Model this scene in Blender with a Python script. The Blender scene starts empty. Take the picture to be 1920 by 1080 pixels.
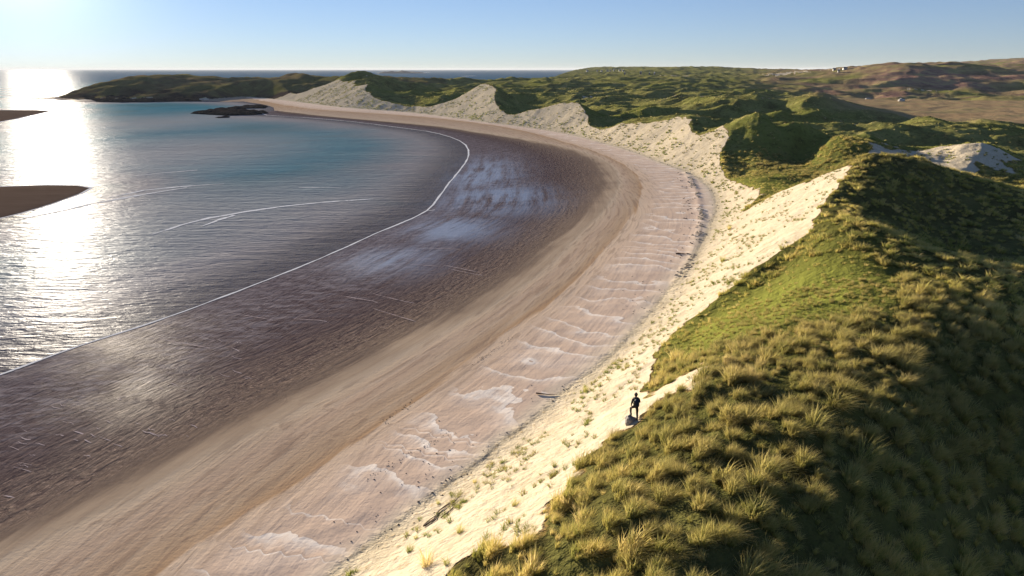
import bpy, bmesh, math, random
import numpy as np
from mathutils import Vector, Matrix
random.seed(7); rng = np.random.default_rng(11)
sc = bpy.context.scene
COL = sc.collection
R = math.radians

# ------------------------------------------------------------------ camera, sky, sun, exposure
H = 27.0; FPX = 1280.0; PITCH = R(17.76)
cam_d = bpy.data.cameras.new('camera'); cam = bpy.data.objects.new('camera', cam_d); COL.objects.link(cam)
cam_d.sensor_width = 36; cam_d.lens = 24.0; cam_d.clip_start = 0.5; cam_d.clip_end = 90000
cam.location = (0, 0, H); cam.rotation_euler = (R(90) - PITCH, 0, 0); sc.camera = cam

SUN_EL, SUN_AZ = 8.3, -33.5            # azimuth from +Y, negative is towards -X
sd = Vector((math.sin(R(SUN_AZ))*math.cos(R(SUN_EL)), math.cos(R(SUN_AZ))*math.cos(R(SUN_EL)), math.sin(R(SUN_EL))))
w = bpy.data.worlds.new('World'); sc.world = w; w.use_nodes = True
nt = w.node_tree; nt.nodes.clear()
sky = nt.nodes.new('ShaderNodeTexSky'); sky.sky_type = 'NISHITA'; sky.sun_disc = False
sky.sun_elevation = R(SUN_EL); sky.sun_rotation = R(SUN_AZ)
sky.air_density = 0.7; sky.dust_density = 0.0; sky.ozone_density = 2.2; sky.altitude = 0
hsv = nt.nodes.new('ShaderNodeHueSaturation'); hsv.inputs['Saturation'].default_value = 1.0
bg = nt.nodes.new('ShaderNodeBackground'); bg.inputs['Strength'].default_value = 0.072
wo = nt.nodes.new('ShaderNodeOutputWorld')
tint = nt.nodes.new('ShaderNodeMix'); tint.data_type = 'RGBA'; tint.blend_type = 'MULTIPLY'
tint.inputs['Factor'].default_value = 1.0; tint.inputs['B'].default_value = (0.82, 0.88, 1.12, 1)
gam = nt.nodes.new('ShaderNodeGamma'); gam.inputs['Gamma'].default_value = 0.72
nt.links.new(sky.outputs[0], gam.inputs['Color']); nt.links.new(gam.outputs[0], hsv.inputs['Color']); nt.links.new(hsv.outputs[0], tint.inputs['A'])
# aureole of the low sun
gi_ = nt.nodes.new('ShaderNodeNewGeometry'); dt = nt.nodes.new('ShaderNodeVectorMath'); dt.operation = 'DOT_PRODUCT'
nt.links.new(gi_.outputs['Incoming'], dt.inputs[0]); dt.inputs[1].default_value = (-sd.x, -sd.y, -sd.z)
def wm(op, a, b=0.0):
    nd = nt.nodes.new('ShaderNodeMath'); nd.operation = op
    for i, v in enumerate((a, b)):
        if isinstance(v, (int, float)): nd.inputs[i].default_value = v
        else: nt.links.new(v, nd.inputs[i])
    return nd.outputs[0]
an = wm('ARCCOSINE', wm('MINIMUM', dt.outputs['Value'], 0.99999))
gl_ = wm('ADD', wm('MULTIPLY', wm('EXPONENT', wm('MULTIPLY', an, -1/R(3.2))), 8.0), wm('MULTIPLY', wm('EXPONENT', wm('MULTIPLY', an, -1/R(9.0))), 0.4))
gs = nt.nodes.new('ShaderNodeVectorMath'); gs.operation = 'SCALE'; gs.inputs[0].default_value = (1.0, 0.98, 0.94); nt.links.new(gl_, gs.inputs['Scale'])
ad = nt.nodes.new('ShaderNodeVectorMath'); ad.operation = 'ADD'; nt.links.new(tint.outputs['Result'], ad.inputs[0]); nt.links.new(gs.outputs[0], ad.inputs[1])
nt.links.new(ad.outputs[0], bg.inputs['Color']); nt.links.new(bg.outputs[0], wo.inputs['Surface'])
sl = bpy.data.lights.new('sun', 'SUN'); sl.energy = 5.0; sl.angle = R(0.53); sl.color = (1.0, 0.86, 0.66)
so = bpy.data.objects.new('sun', sl); COL.objects.link(so)
so.rotation_euler = sd.to_track_quat('Z', 'Y').to_euler(); so.location = (0, 0, 60)
sc.view_settings.view_transform = 'Standard'; sc.view_settings.look = 'None'
sc.view_settings.gamma = 1; sc.view_settings.use_curve_mapping = False
sc.view_settings.exposure = 1.4
sc.cycles.max_bounces = 5; sc.cycles.diffuse_bounces = 2; sc.cycles.glossy_bounces = 2
sc.cycles.transmission_bounces = 3; sc.cycles.transparent_max_bounces = 8
sc.cycles.caustics_reflective = False; sc.cycles.caustics_refractive = False
sc.cycles.use_denoising = True; sc.cycles.sample_clamp_indirect = 4

# ------------------------------------------------------------------ geometry helpers
CP, SP = math.cos(PITCH), math.sin(PITCH)
def ray(px, py):
    o = 540.0 - py
    return np.array([(px-960.0), FPX*CP + o*SP, o*CP - FPX*SP])       # x, forward, up
def P(px, py, z):
    d = ray(px, py); t = (z - H)/d[2]
    return (d[0]*t, d[1]*t)
def spline(pts, step_f=0.02, step_min=1.0):
    pts = np.array(pts, float); out = []
    q = np.vstack([2*pts[0]-pts[1], pts, 2*pts[-1]-pts[-2]])
    for i in range(1, len(q)-2):
        p0, p1, p2, p3 = q[i-1], q[i], q[i+1], q[i+2]
        n = max(1, min(5, int(np.linalg.norm(p2-p1)/max(4, .05*np.linalg.norm(p1)))))
        for k in range(n):
            t = k/n
            out.append(0.5*((2*p1)+(-p0+p2)*t+(2*p0-5*p1+4*p2-p3)*t*t+(-p0+3*p1-3*p2+p3)*t**3))
    out.append(pts[-1]); return np.array(out)
def pl_dist(X, Y, line):
    """signed distance (positive to the RIGHT of travel), arc length of the nearest point"""
    best = np.full(X.shape, 1e18); sgn = np.zeros(X.shape); arc = np.zeros(X.shape); s0 = 0.0
    for a, b in zip(line[:-1], line[1:]):
        ab = b-a; L = math.hypot(*ab)
        if L < 1e-6: continue
        t = np.clip(((X-a[0])*ab[0]+(Y-a[1])*ab[1])/(L*L), 0, 1)
        dx = X-a[0]-t*ab[0]; dy = Y-a[1]-t*ab[1]; d2 = dx*dx+dy*dy
        m = d2 < best
        cr = ab[1]*(X-a[0])-ab[0]*(Y-a[1])
        best = np.where(m, d2, best); sgn = np.where(m, np.sign(cr), sgn); arc = np.where(m, s0+t*L, arc)
        s0 += L
    return np.sqrt(best), sgn, arc
def inside(X, Y, poly):
    c = np.zeros(X.shape, bool); n = len(poly)
    for i in range(n):
        x1, y1 = poly[i]; x2, y2 = poly[(i+1) % n]
        if y1 == y2: continue
        m = ((y1 > Y) != (y2 > Y)) & (X < (x2-x1)*(Y-y1)/(y2-y1)+x1)
        c ^= m
    return c
_perm = rng.permutation(256); _perm = np.concatenate([_perm, _perm]); _ang = rng.random(256)*2*np.pi
_gx, _gy = np.cos(_ang), np.sin(_ang)
def perlin(x, y):
    xi = np.floor(x).astype(int); yi = np.floor(y).astype(int); xf = x-xi; yf = y-yi
    u = xf*xf*xf*(xf*(xf*6-15)+10); v = yf*yf*yf*(yf*(yf*6-15)+10); xi &= 255; yi &= 255
    def g(ix, iy, fx, fy):
        h = _perm[_perm[ix & 255]+(iy & 255)]; return _gx[h]*fx+_gy[h]*fy
    a = g(xi, yi, xf, yf); b = g(xi+1, yi, xf-1, yf); c = g(xi, yi+1, xf, yf-1); d = g(xi+1, yi+1, xf-1, yf-1)
    return 1.5*((a+(b-a)*u)*(1-v)+(c+(d-c)*u)*v)
def fbm(x, y, wl, octs=3, gain=0.5, ox=0.0):
    s = 0; a = 1.0; f = 1.0/wl
    for _ in range(octs):
        s = s+a*perlin(x*f+17.3+ox, y*f-9.1+ox); a *= gain; f *= 2.03
    return s
def sstep(a, b, x):
    t = np.clip((x-a)/(b-a), 0, 1); return t*t*(3-2*t)

# ------------------------------------------------------------------ the lines of the coast (water edge, wet line, wrack line, dune foot)
FOOT_Z = 1.5
WATER = spline([P(x, y, 0) for x, y in [(-2600, 1900), (-1100, 1190), (-450, 890), (-150, 765), (0, 703), (150, 648), (300, 600), (450, 545), (600, 485), (700, 440), (800, 395),
    (835, 352), (865, 315), (879, 290), (873, 272), (845, 257), (800, 246), (740, 238), (660, 228), (580, 221), (500, 216), (488, 212), (515, 207), (512, 201), (490, 195), (455, 190),
    (425, 191), (400, 190), (330, 189), (250, 191), (150, 191), (95, 186)]])
WET = spline([P(x, y, .25) for x, y in [(-1400, 1760), (-500, 1320), (-160, 1145), (0, 1062), (110, 1010), (233, 953), (333, 900), (433, 843), (540, 790), (640, 737), (760, 670), (900, 593), (983, 540),
    (1033, 500), (1077, 453), (1117, 413), (1150, 373), (1157, 340), (1140, 312), (1090, 289), (1000, 267), (900, 250), (820, 238), (700, 226), (600, 217), (530, 209)]])
WRACK = spline([(-35, -10)] + [P(x, y, .9) for x, y in [(200, 1150), (300, 1080), (400, 1010), (600, 880), (800, 740), (983, 600), (1033, 567), (1083, 523), (1117, 490), (1160, 440), (1183, 407), (1200, 373), (1200, 347),
    (1183, 320), (1133, 293), (1067, 270), (983, 247), (900, 233), (800, 221), (700, 213), (600, 206), (550, 199), (500, 190)]])
FOOTF = [(-29, -10), (-19, 8)] + [P(x, y, FOOT_Z) for x, y in [(560, 1140), (640, 1063), (713, 1007), (773, 960), (857, 897), (900, 867), (940, 830), (1003, 787), (1050, 743), (1120, 690), (1180, 632), (1232, 575), (1275, 520),
    (1315, 460), (1335, 420), (1345, 385), (1330, 350), (1290, 322), (1240, 305), (1190, 285), (1130, 268), (1060, 250), (980, 238), (900, 228), (830, 218), (760, 210), (700, 206),
    (640, 201), (590, 195), (550, 190), (500, 184), (455, 181)]]
HEADF = [P(x, y, 0.6) for x, y in [(430, 185), (390, 188), (330, 187), (250, 188.5), (200, 188.5), (170, 187), (140, 187.5), (108, 185)]]
BACKF = [(-480, 790), (-400, 880), (-300, 900), (-180, 860), (-60, 900), (20, 1050), (60, 1400), (130, 2100), (300, 3300)]
FOOT = spline(FOOTF + HEADF + BACKF)
UP_POLY = np.vstack([FOOT, [(5200, 3300), (5200, -60), (-29, -60)]])
LAND_POLY = np.vstack([WATER, [(-505, 800), (-420, 900), (-300, 925), (-180, 885), (-70, 925), (0, 1080), (40, 1420), (100, 2120), (280, 3400), (5300, 3400), (5300, -80), (-60, -80)]])
TANPHI = math.tan(R(34))

# ------------------------------------------------------------------ dune relief: thin plate spline through surveyed spots
def D_foot(x, y):
    X = np.array([x], float); Y = np.array([y], float)
    d, _, _ = pl_dist(X, Y, FOOT); return float(d[0]) if inside(X, Y, UP_POLY)[0] else -float(d[0])
def phi_at(r): return TANPHI*(1-.30*sstep(330, 500, r))
def slope_h(d, r): return FOOT_Z+phi_at(r)*(d-1.6*(1-np.exp(-d/2.0)))
def crest(px, py):
    d = ray(px, py); d = d/d[1]; T = np.exp(np.linspace(math.log(12), math.log(900), 1100)); xs, zs = d[0]*T, H+d[2]*T
    dl, _, _ = pl_dist(xs, T, FOOT); ins = inside(xs, T, UP_POLY); dl = np.where(ins, dl, -dl)
    ok = (dl > 0) & (zs < slope_h(np.maximum(dl, 0), np.hypot(xs, T))); t = float(T[np.argmax(ok)])
    return (d[0]*t*1.008, t*1.008, H+d[2]*t*1.008+.15)
ctrl = []
for px, py in [(850, 1078), (950, 1010), (1040, 925), (1110, 850), (1178, 805), (1232, 725), (1250, 655), (1310, 590), (1400, 522), (1490, 455), (1550, 405), (1580, 345), (1592, 308),
               (1500, 348), (1430, 378), (1392, 398), (1362, 330), (1362, 285), (1376, 240), (1312, 256), (1298, 226), (1220, 229), (1110, 236), (1092, 197), (1062, 194), (1010, 206), (960, 216),
               (930, 172), (906, 162), (860, 186), (800, 201), (770, 201), (735, 194), (700, 181), (690, 164), (660, 156), (640, 146), (600, 164), (560, 177)]:
    cx_, cy_, cz_ = crest(px, py); ctrl.append((cx_, cy_, cz_)); d0 = D_foot(cx_, cy_); e_ = max(.5, .01*cy_)
    gx_, gy_ = (D_foot(cx_+e_, cy_)-d0)/e_, (D_foot(cx_, cy_+e_)-d0)/e_; gl2 = math.hypot(gx_, gy_)+1e-6
    sh_ = .5*d0; ctrl.append((cx_-gx_/gl2*sh_, cy_-gy_/gl2*sh_, cz_+.5+.004*cy_))      # the turf line would carry on level over the face
def CZ(px, py, z): x, y = P(px, py, z); ctrl.append((x, y, z))
def CT(px, py, t):
    d = ray(px, py); d = d/d[1]; ctrl.append((d[0]*t, t, H+d[2]*t))
# near plateau and the shaded slope to its right
for a in [(1150, 905, 9.3), (1300, 950, 10.1), (1400, 800, 10.3), (1300, 700, 9.4), (1450, 650, 9.6), (1450, 575, 8.0), (1355, 605, 6.6), (1600, 650, 10.3), (1560, 560, 9.6), (1560, 490, 10.2), (1750, 560, 10.4), (1560, 430, 11.6),
          (1700, 500, 10.6), (1850, 580, 9.9), (1650, 760, 10.4), (1550, 900, 10.1), (1420, 1050, 9.9), (1720, 800, 9.5), (1900, 720, 7.6), (1920, 900, 3.6), (1700, 1000, 7.4), (1560, 1060, 9.0), (1900, 1060, 2.4)]: CZ(*a)
ctrl += [(-12, 2, 9.0), (0, 8, 9.2), (4, -10, 8.5), (40, 0, 1.5), (60, 30, 1.5), (20, 8, 4.5), (75, 48, 2.5), (110, 60, 4), (100, 20, 2), (200, 60, 5), (300, 150, 6), (200, 120, 7)]
CT(1700, 452, 66); CT(1800, 490, 61); CT(1920, 541, 54)
# ridge A and the hollow before it
CT(1625, 294, 104.5); CT(1665, 293, 104); CT(1700, 303, 102.5); CT(1750, 326, 101); CT(1840, 348, 103); CT(1920, 357, 106); ctrl += [(105, 108, 8), (130, 115, 7)]
CT(1645, 345, 92); CT(1622, 400, 81); CZ(1750, 400, 8.2)
CZ(1900, 492, 5.5); CZ(1760, 470, 7.5); CZ(1640, 425, 11.2); ctrl += [(66, 66, 4.5), (80, 70, 4)]
# saddle and hollow between A and B, ridge B
CZ(1410, 368, 5.2); CZ(1480, 348, 5.8); CZ(1430, 322, 4.6); CZ(1540, 320, 5.4); CZ(1400, 300, 5.2); CZ(1500, 290, 5.6); CZ(1455, 265, 7.5)
CT(1440, 224, 197); CT(1500, 240, 186); CT(1560, 262, 172); CT(1605, 288, 160); CZ(1680, 312, 7.4)
CZ(1760, 298, 8.2); CZ(1840, 281, 10.6); CZ(1850, 330, 6.5); CZ(1900, 300, 7.0); CZ(1640, 275, 6.5)
# middle dunes
for a in [(1380, 215, 9), (1500, 222, 7), (1560, 225, 8), (1600, 240, 7), (1700, 250, 7.5), (1800, 250, 6.5), (1900, 260, 7), (1890, 238, 5.5), (1200, 200, 11), (1180, 215, 8), (1130, 222, 5), (1110, 212, 4.5), (1140, 203, 4.5),
          (1260, 215, 7), (1300, 205, 9), (1400, 188, 12), (1330, 180, 10), (1450, 200, 8.5), (1240, 180, 8), (1100, 183, 8), (1000, 178, 8), (1050, 170, 9), (960, 196, 5.5), (950, 185, 6), (980, 200, 5.5),
          (1150, 165, 10), (1250, 165, 11), (1350, 165, 10), (1450, 168, 9), (1000, 160, 12), (1100, 152, 14), (1200, 150, 15), (1300, 150, 15), (1400, 150, 14),
          (790, 190, 6), (760, 188, 6), (830, 188, 6.5), (810, 178, 8), (850, 170, 10), (900, 158, 11), (760, 163, 13)]: CZ(*a)
CT(1525, 176, 345); CT(1560, 187, 338); CT(1620, 207, 325); CT(680, 132.5, 632); CT(665, 137, 625); CT(722, 146, 640); CT(770, 158, 660)
CT(840, 138, 900); CT(900, 143, 950); CT(700, 152, 700); CT(620, 154, 690); CT(560, 155, 700); CT(480, 153, 720); CT(800, 152, 800)
# moor and hills
for a in [(1600, 190, 4), (1700, 190, 4), (1700, 215, 4.2), (1800, 190, 4), (1900, 190, 4), (1900, 222, 4.2), (1800, 210, 4), (1640, 178, 4.3), (1750, 176, 4.5), (1900, 177, 5), (1560, 172, 6)]: CZ(*a)
ctrl += [(600, 430, 4), (900, 500, 6), (450, 300, 5), (420, 200, 5), (700, 250, 6)]
CT(1620, 160, 760); CT(1720, 160, 740); CT(1820, 158, 740); CT(1900, 158, 740); CT(1640, 124, 950); CT(1690, 119, 960); CT(1740, 120, 970); CT(1800, 119, 980); CT(1580, 136, 950); CT(1520, 145, 950)
CT(1860, 128, 1000); CT(1900, 126, 1050); CT(1920, 112, 1700); CT(2000, 108, 1700); CT(1850, 124, 1700); CT(1500, 133, 1700); CT(1400, 130, 1800); CT(1300, 126, 1900); CT(1230, 130, 1900)
CT(1150, 133, 1900); CT(1080, 134, 2000); CT(1400, 138, 1300); CT(1250, 139, 1300); CT(1100, 141, 1300); CT(1000, 145, 1100); CT(1300, 127, 3200); CT(1500, 132, 3200); CT(1900, 110, 3200)
# headland
CT(300, 147, 780); CT(380, 149, 800); CT(220, 155, 760); CT(160, 164, 740); CT(120, 175, 720); CT(250, 170, 700); CT(350, 165, 710); CT(430, 160, 720); CT(440, 152, 800); CT(500, 165, 640)
ctrl = np.array(ctrl)
def tc(x, y):
    y = np.maximum(y, 6.0); r = np.sqrt(x*x+y*y); return np.stack([np.arctan2(x, y)*2.0, np.log(r)], -1)
keep = []
for i in range(len(ctrl)):
    if all(np.linalg.norm(tc(*ctrl[i][:2])-tc(*ctrl[j][:2])) > 0.012 for j in keep): keep.append(i)
ctrl = ctrl[keep]
cu = tc(ctrl[:, 0], ctrl[:, 1]); n_c = len(cu)
def kern(d2): return 0.5*d2*np.log(d2+1e-12)
A = kern(((cu[:, None]-cu[None])**2).sum(-1)) + np.eye(n_c)*1e-4
Pm = np.hstack([np.ones((n_c, 1)), cu]); M = np.block([[A, Pm], [Pm.T, np.zeros((3, 3))]])
sol = np.linalg.solve(M, np.concatenate([ctrl[:, 2], np.zeros(3)]))
def tps(x, y):
    q = tc(x, y); out = sol[-3]+q[..., 0]*sol[-2]+q[..., 1]*sol[-1]
    for k in range(n_c):
        out = out+sol[k]*kern((q[..., 0]-cu[k, 0])**2+(q[..., 1]-cu[k, 1])**2)
    return out

def blob(X, Y, px, py, z, rx, ry):
    """soft spot on the ground round a surveyed place; rx, ry in metres"""
    x, y = P(px, py, z); return np.exp(-((X-x)/rx)**2-((Y-y)/ry)**2)

# ------------------------------------------------------------------ the sheet: polar grid, fine near the beach, coarse far out
NA, NR = 840, 1000
az = np.concatenate([np.linspace(-66, -40, 50, endpoint=False), np.linspace(-40, 41, NA-90, endpoint=False), np.linspace(41, 64, 40)])*math.pi/180
lr = np.concatenate([np.linspace(math.log(5), math.log(14), 50, endpoint=False), np.linspace(math.log(14), math.log(750), NR-190, endpoint=False), np.linspace(math.log(750), math.log(3600), 140)])
NA, NR = len(az), len(lr)
AZ, LR = np.meshgrid(az, lr)             # rows = radius
X = np.sin(AZ)*np.exp(LR); Y = np.cos(AZ)*np.exp(LR); RR = np.exp(LR)
# distances to the lines are smooth: work them out on every fourth point, then fill in between
ia = np.unique(np.append(np.arange(0, NA, 4), [49, 50, 51, NA-41, NA-40, NA-39, NA-1])); ir = np.unique(np.append(np.arange(0, NR, 4), [49, 50, 51, NR-141, NR-140, NR-139, NR-1])); Xc, Yc = X[np.ix_(ir, ia)], Y[np.ix_(ir, ia)]
def upsample(F):
    T = np.empty((len(ir), NA))
    for i in range(len(ir)): T[i] = np.interp(np.arange(NA), ia, F[i])
    j = np.clip(np.searchsorted(ir, np.arange(NR), 'right')-1, 0, len(ir)-2); f = ((np.arange(NR)-ir[j])/(ir[j+1]-ir[j]))[:, None]
    return T[j]*(1-f)+T[j+1]*f
dF, _, _ = pl_dist(Xc, Yc, FOOT); DF = upsample(np.where(inside(Xc, Yc, UP_POLY), dF, -dF))
dW, _, sW = pl_dist(Xc, Yc, WATER); fb, _, _ = pl_dist(Xc, Yc, LAND_POLY[len(WATER)-1:]); dWa = np.minimum(dW, fb)
DW = upsample(np.where(inside(Xc, Yc, LAND_POLY), dWa, -dWa)); land = DW > 0; sW = upsample(sW)
dE, sE, _ = pl_dist(Xc, Yc, WET); DE = upsample(np.where(sE > 0, dE, -dE))
dK, sK, _ = pl_dist(Xc, Yc, WRACK); DK = upsample(np.where(sK > 0, dK, -dK))
I = np.clip(upsample(tps(Xc, Yc)), 2.0, 70)
far = sstep(110, 260, RR); vfar = sstep(600, 1100, RR)
moor = sstep(330, 380, RR)*(1-sstep(640, 720, RR))*sstep(0.36, 0.50, X/np.maximum(Y, 1))
moor = np.maximum(moor*(1-blob(X, Y, 1525, 176, 14, 30, 40)), 0)
hill = sstep(640, 760, RR)*sstep(0.28, 0.45, X/np.maximum(Y, 1))
rid = 1-2*np.abs(fbm(X, Y, 75, 2, .5, 3.0)); rid2 = 1-2*np.abs(fbm(X, Y, 34, 2, .5, 8.0))
inl = sstep(6, 40, DF)
nz = far*inl*(3.4*rid+1.7*rid2)*(1-moor)*(1-.6*hill) + vfar*2.0*fbm(X, Y, 140, 3)*(1-moor)
nz = nz - far*inl*1.9*(1-moor)
nz += hill*(3.0*(1-2*np.abs(fbm(X, Y, 110, 3, .45, 5)))+1.0*fbm(X, Y, 40, 3, .55))
head = inside(X, Y, np.array([(-560, 640), (-90, 640), (-60, 1000), (-560, 1000)]))*1.0
nz += head*(1.5*fbm(X, Y, 45, 4, .55, 2)-.3)
medium = sstep(45, 90, RR)*(1-.5*far)*sstep(2, 10, DF)
nz += medium*.8*fbm(X, Y, 14, 3, .5, 1.0)
nearm = (1-sstep(150, 420, RR))
hum = fbm(X, Y, 1.9, 2, .5, 4.0)                     # hummocks under the marram
broad = fbm(X, Y, 9.0, 2, .5, 6.0)
lush = np.clip(blob(X, Y, 1480, 570, 8.6, 7, 6)+.7*blob(X, Y, 1360, 595, 8, 6, 7)+.6*blob(X, Y, 1500, 500, 10, 8, 9)+.9*blob(X, Y, 1440, 345, 5, 14, 22), 0, 1)
calm = 1-.85*lush
edge = fbm(X, Y, 5.0, 3, .55, 9.0)
nz += sstep(0, 3, DF)*nearm*(0.18*hum*calm+.28*broad)
Iz = np.maximum(I+nz, FOOT_Z+2.8*(1-sstep(1.5, 7, DF)))+.35*edge*(1-vfar)*sstep(90, 20, RR)+ (0.3*edge + .5*fbm(X, Y, 17, 2, .5, 12))*far*(1-vfar)*(1-.93*moor)
# the foot of the sand slope eases into the beach
dd = np.maximum(DF, 0); slope_z = slope_h(dd, RR)+.10*fbm(X, Y, 3.2, 3, .55, 7)*sstep(0, 4, dd)+.30*fbm(X, Y, 12, 2, .5, 15)*sstep(1, 7, dd)
k = .35+.4*far
hh = np.clip(.5+.5*(Iz-slope_z)/k, 0, 1); up_z = Iz*(1-hh)+slope_z*hh-k*hh*(1-hh)
sandm = sstep(-.15, .55, (Iz-slope_z)-.10+.5*edge*(.3+.5*far))         # 1 on the bare face
bz = FOOT_Z*np.clip(DW/(DW+np.maximum(-DF, 0)+.001), 0, 1)
bz += .05*fbm(X, Y, 16, 2)*sstep(4, 20, DW)+ .03*fbm(X, Y, 2.5, 2)*sstep(0, 5, DK)
sea_z = -np.minimum(3.0, -DW*.035)
Z = np.where(DF > 0, up_z, np.where(land, bz, sea_z))
head_sl = head*sstep(0, 2, DF)
# small scarp of wind-blown sand at the back of the beach
SCARP = spline([P(x, y, 1.6) for x, y in [(1286, 322), (1304, 352), (1310, 380), (1316, 412), (1308, 440), (1302, 465), (1290, 500), (1272, 530), (1262, 560)]])
dS, sS, aS = pl_dist(X, Y, SCARP)
Z += np.where(DF < 3, .12*np.exp(-(dS/.8)**2)*(.55+.6*np.abs(fbm(X, Y, 1.6, 2, .5, 20))), 0)

# zones: u runs 0 at the water edge, 1 wet line, 2 wrack line, 3 dune foot
pW, pE, pK, pF = np.maximum(DW, 0), DE, DK, np.maximum(-DF, 0)
U = np.where(pE < 0, pW/(pW+np.maximum(-pE, 0)+.01), np.where(pK < 0, 1+np.maximum(pE, 0)/(np.maximum(pE, 0)+np.maximum(-pK, 0)+.01), 2+np.maximum(pK, 0)/(np.maximum(pK, 0)+pF+.01)))
U = np.where(land, np.clip(U, 0, 3), 0); U = np.where(DF > 0, 3, U)
# bare patches inland
film = np.zeros_like(X)
for px, py, rx, ry, a in [(905, 330, 9, 34, 1), (930, 375, 12, 18, 1), (850, 430, 9, 12, .9), (740, 490, 8, 9, .7)]:
    film = np.maximum(film, a*blob(X, Y, px, py, 0, rx, ry))
bare = np.zeros_like(X)
for px, py, z, rx, ry, a in [(1750, 298, 8.2, 13, 14, 1.5), (1705, 302, 7.8, 7, 12, 1.3), (1820, 286, 9.8, 9, 10, 1.1), (1560, 226, 8, 9, 7, 1.3), (1590, 222, 8, 8, 6, 1.0), (1240, 186, 9, 10, 12, 1.0), (1310, 190, 9, 6, 8, .8), (1470, 153, 9, 60, 40, .9), (1275, 143, 18, 30, 40, .9),
                             (1440, 205, 8, 6, 10, .9), (1285, 645, 7.5, 1.3, 1.5, .9), (1412, 356, 5, 2.5, 2, .9), (1425, 368, 5, 3, 2, .8), (1110, 172, 12, 12, 16, .7), (1730, 176, 4, 20, 12, .7)]:
    bare = np.maximum(bare, a*blob(X, Y, px, py, z, rx, ry))
bare = sstep(.45, .75, bare+.25*fbm(X, Y, 5, 3, .6, 30)*(1+far))
bare = np.where(DF > 2, bare, 0)
sandy = np.where(DF > 0, np.clip(np.maximum(sandm, bare), 0, 1), 1.0)
sandy = np.where(head > 0, sandy*np.where(X > -165, 1, .0)*(DF > 0)+(DF <= 0)*1.0, sandy)
sandy = np.where((DF > 0) & ((Y > 780) | (RR > 1100)), np.where(bare > .3, bare, 0), sandy)
heather = np.clip(np.maximum(hill, .40*head)*(.65+.9*fbm(X, Y, 120, 3, .6, 40)), 0, 1)
rocky = head*np.clip(1.1-(Z-1.2)/9.0+.9*fbm(X, Y, 30, 3), .35, 1)*(DF > 0)
print('relief', Z.min(), Z.max())

def height_at(x, y):
    x = np.asarray(x, float); y = np.asarray(y, float)
    a = np.interp(np.arctan2(x, y), az, np.arange(NA)); r_ = np.interp(np.log(np.hypot(x, y)), lr, np.arange(NR))
    return bil(Z, a, r_)
def bil(F, a, r_):
    ai = np.clip(np.floor(a).astype(int), 0, NA-2); ri = np.clip(np.floor(r_).astype(int), 0, NR-2); fa = a-ai; fr = r_-ri
    return (F[ri, ai]*(1-fa)+F[ri, ai+1]*fa)*(1-fr)+(F[ri+1, ai]*(1-fa)+F[ri+1, ai+1]*fa)*fr
def samp(F, x, y):
    return bil(F, np.interp(np.arctan2(x, y), az, np.arange(NA)), np.interp(np.log(np.hypot(x, y)), lr, np.arange(NR)))
def hit(px, py):
    d = ray(px, py); d = d/d[1]; t = np.exp(np.linspace(math.log(12), math.log(3400), 5000))
    x = d[0]*t; z = H+d[2]*t; g = np.maximum(height_at(x, t), 0); m = np.argmax(z < g)
    return float(x[m]), float(t[m]), float(g[m])

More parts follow.
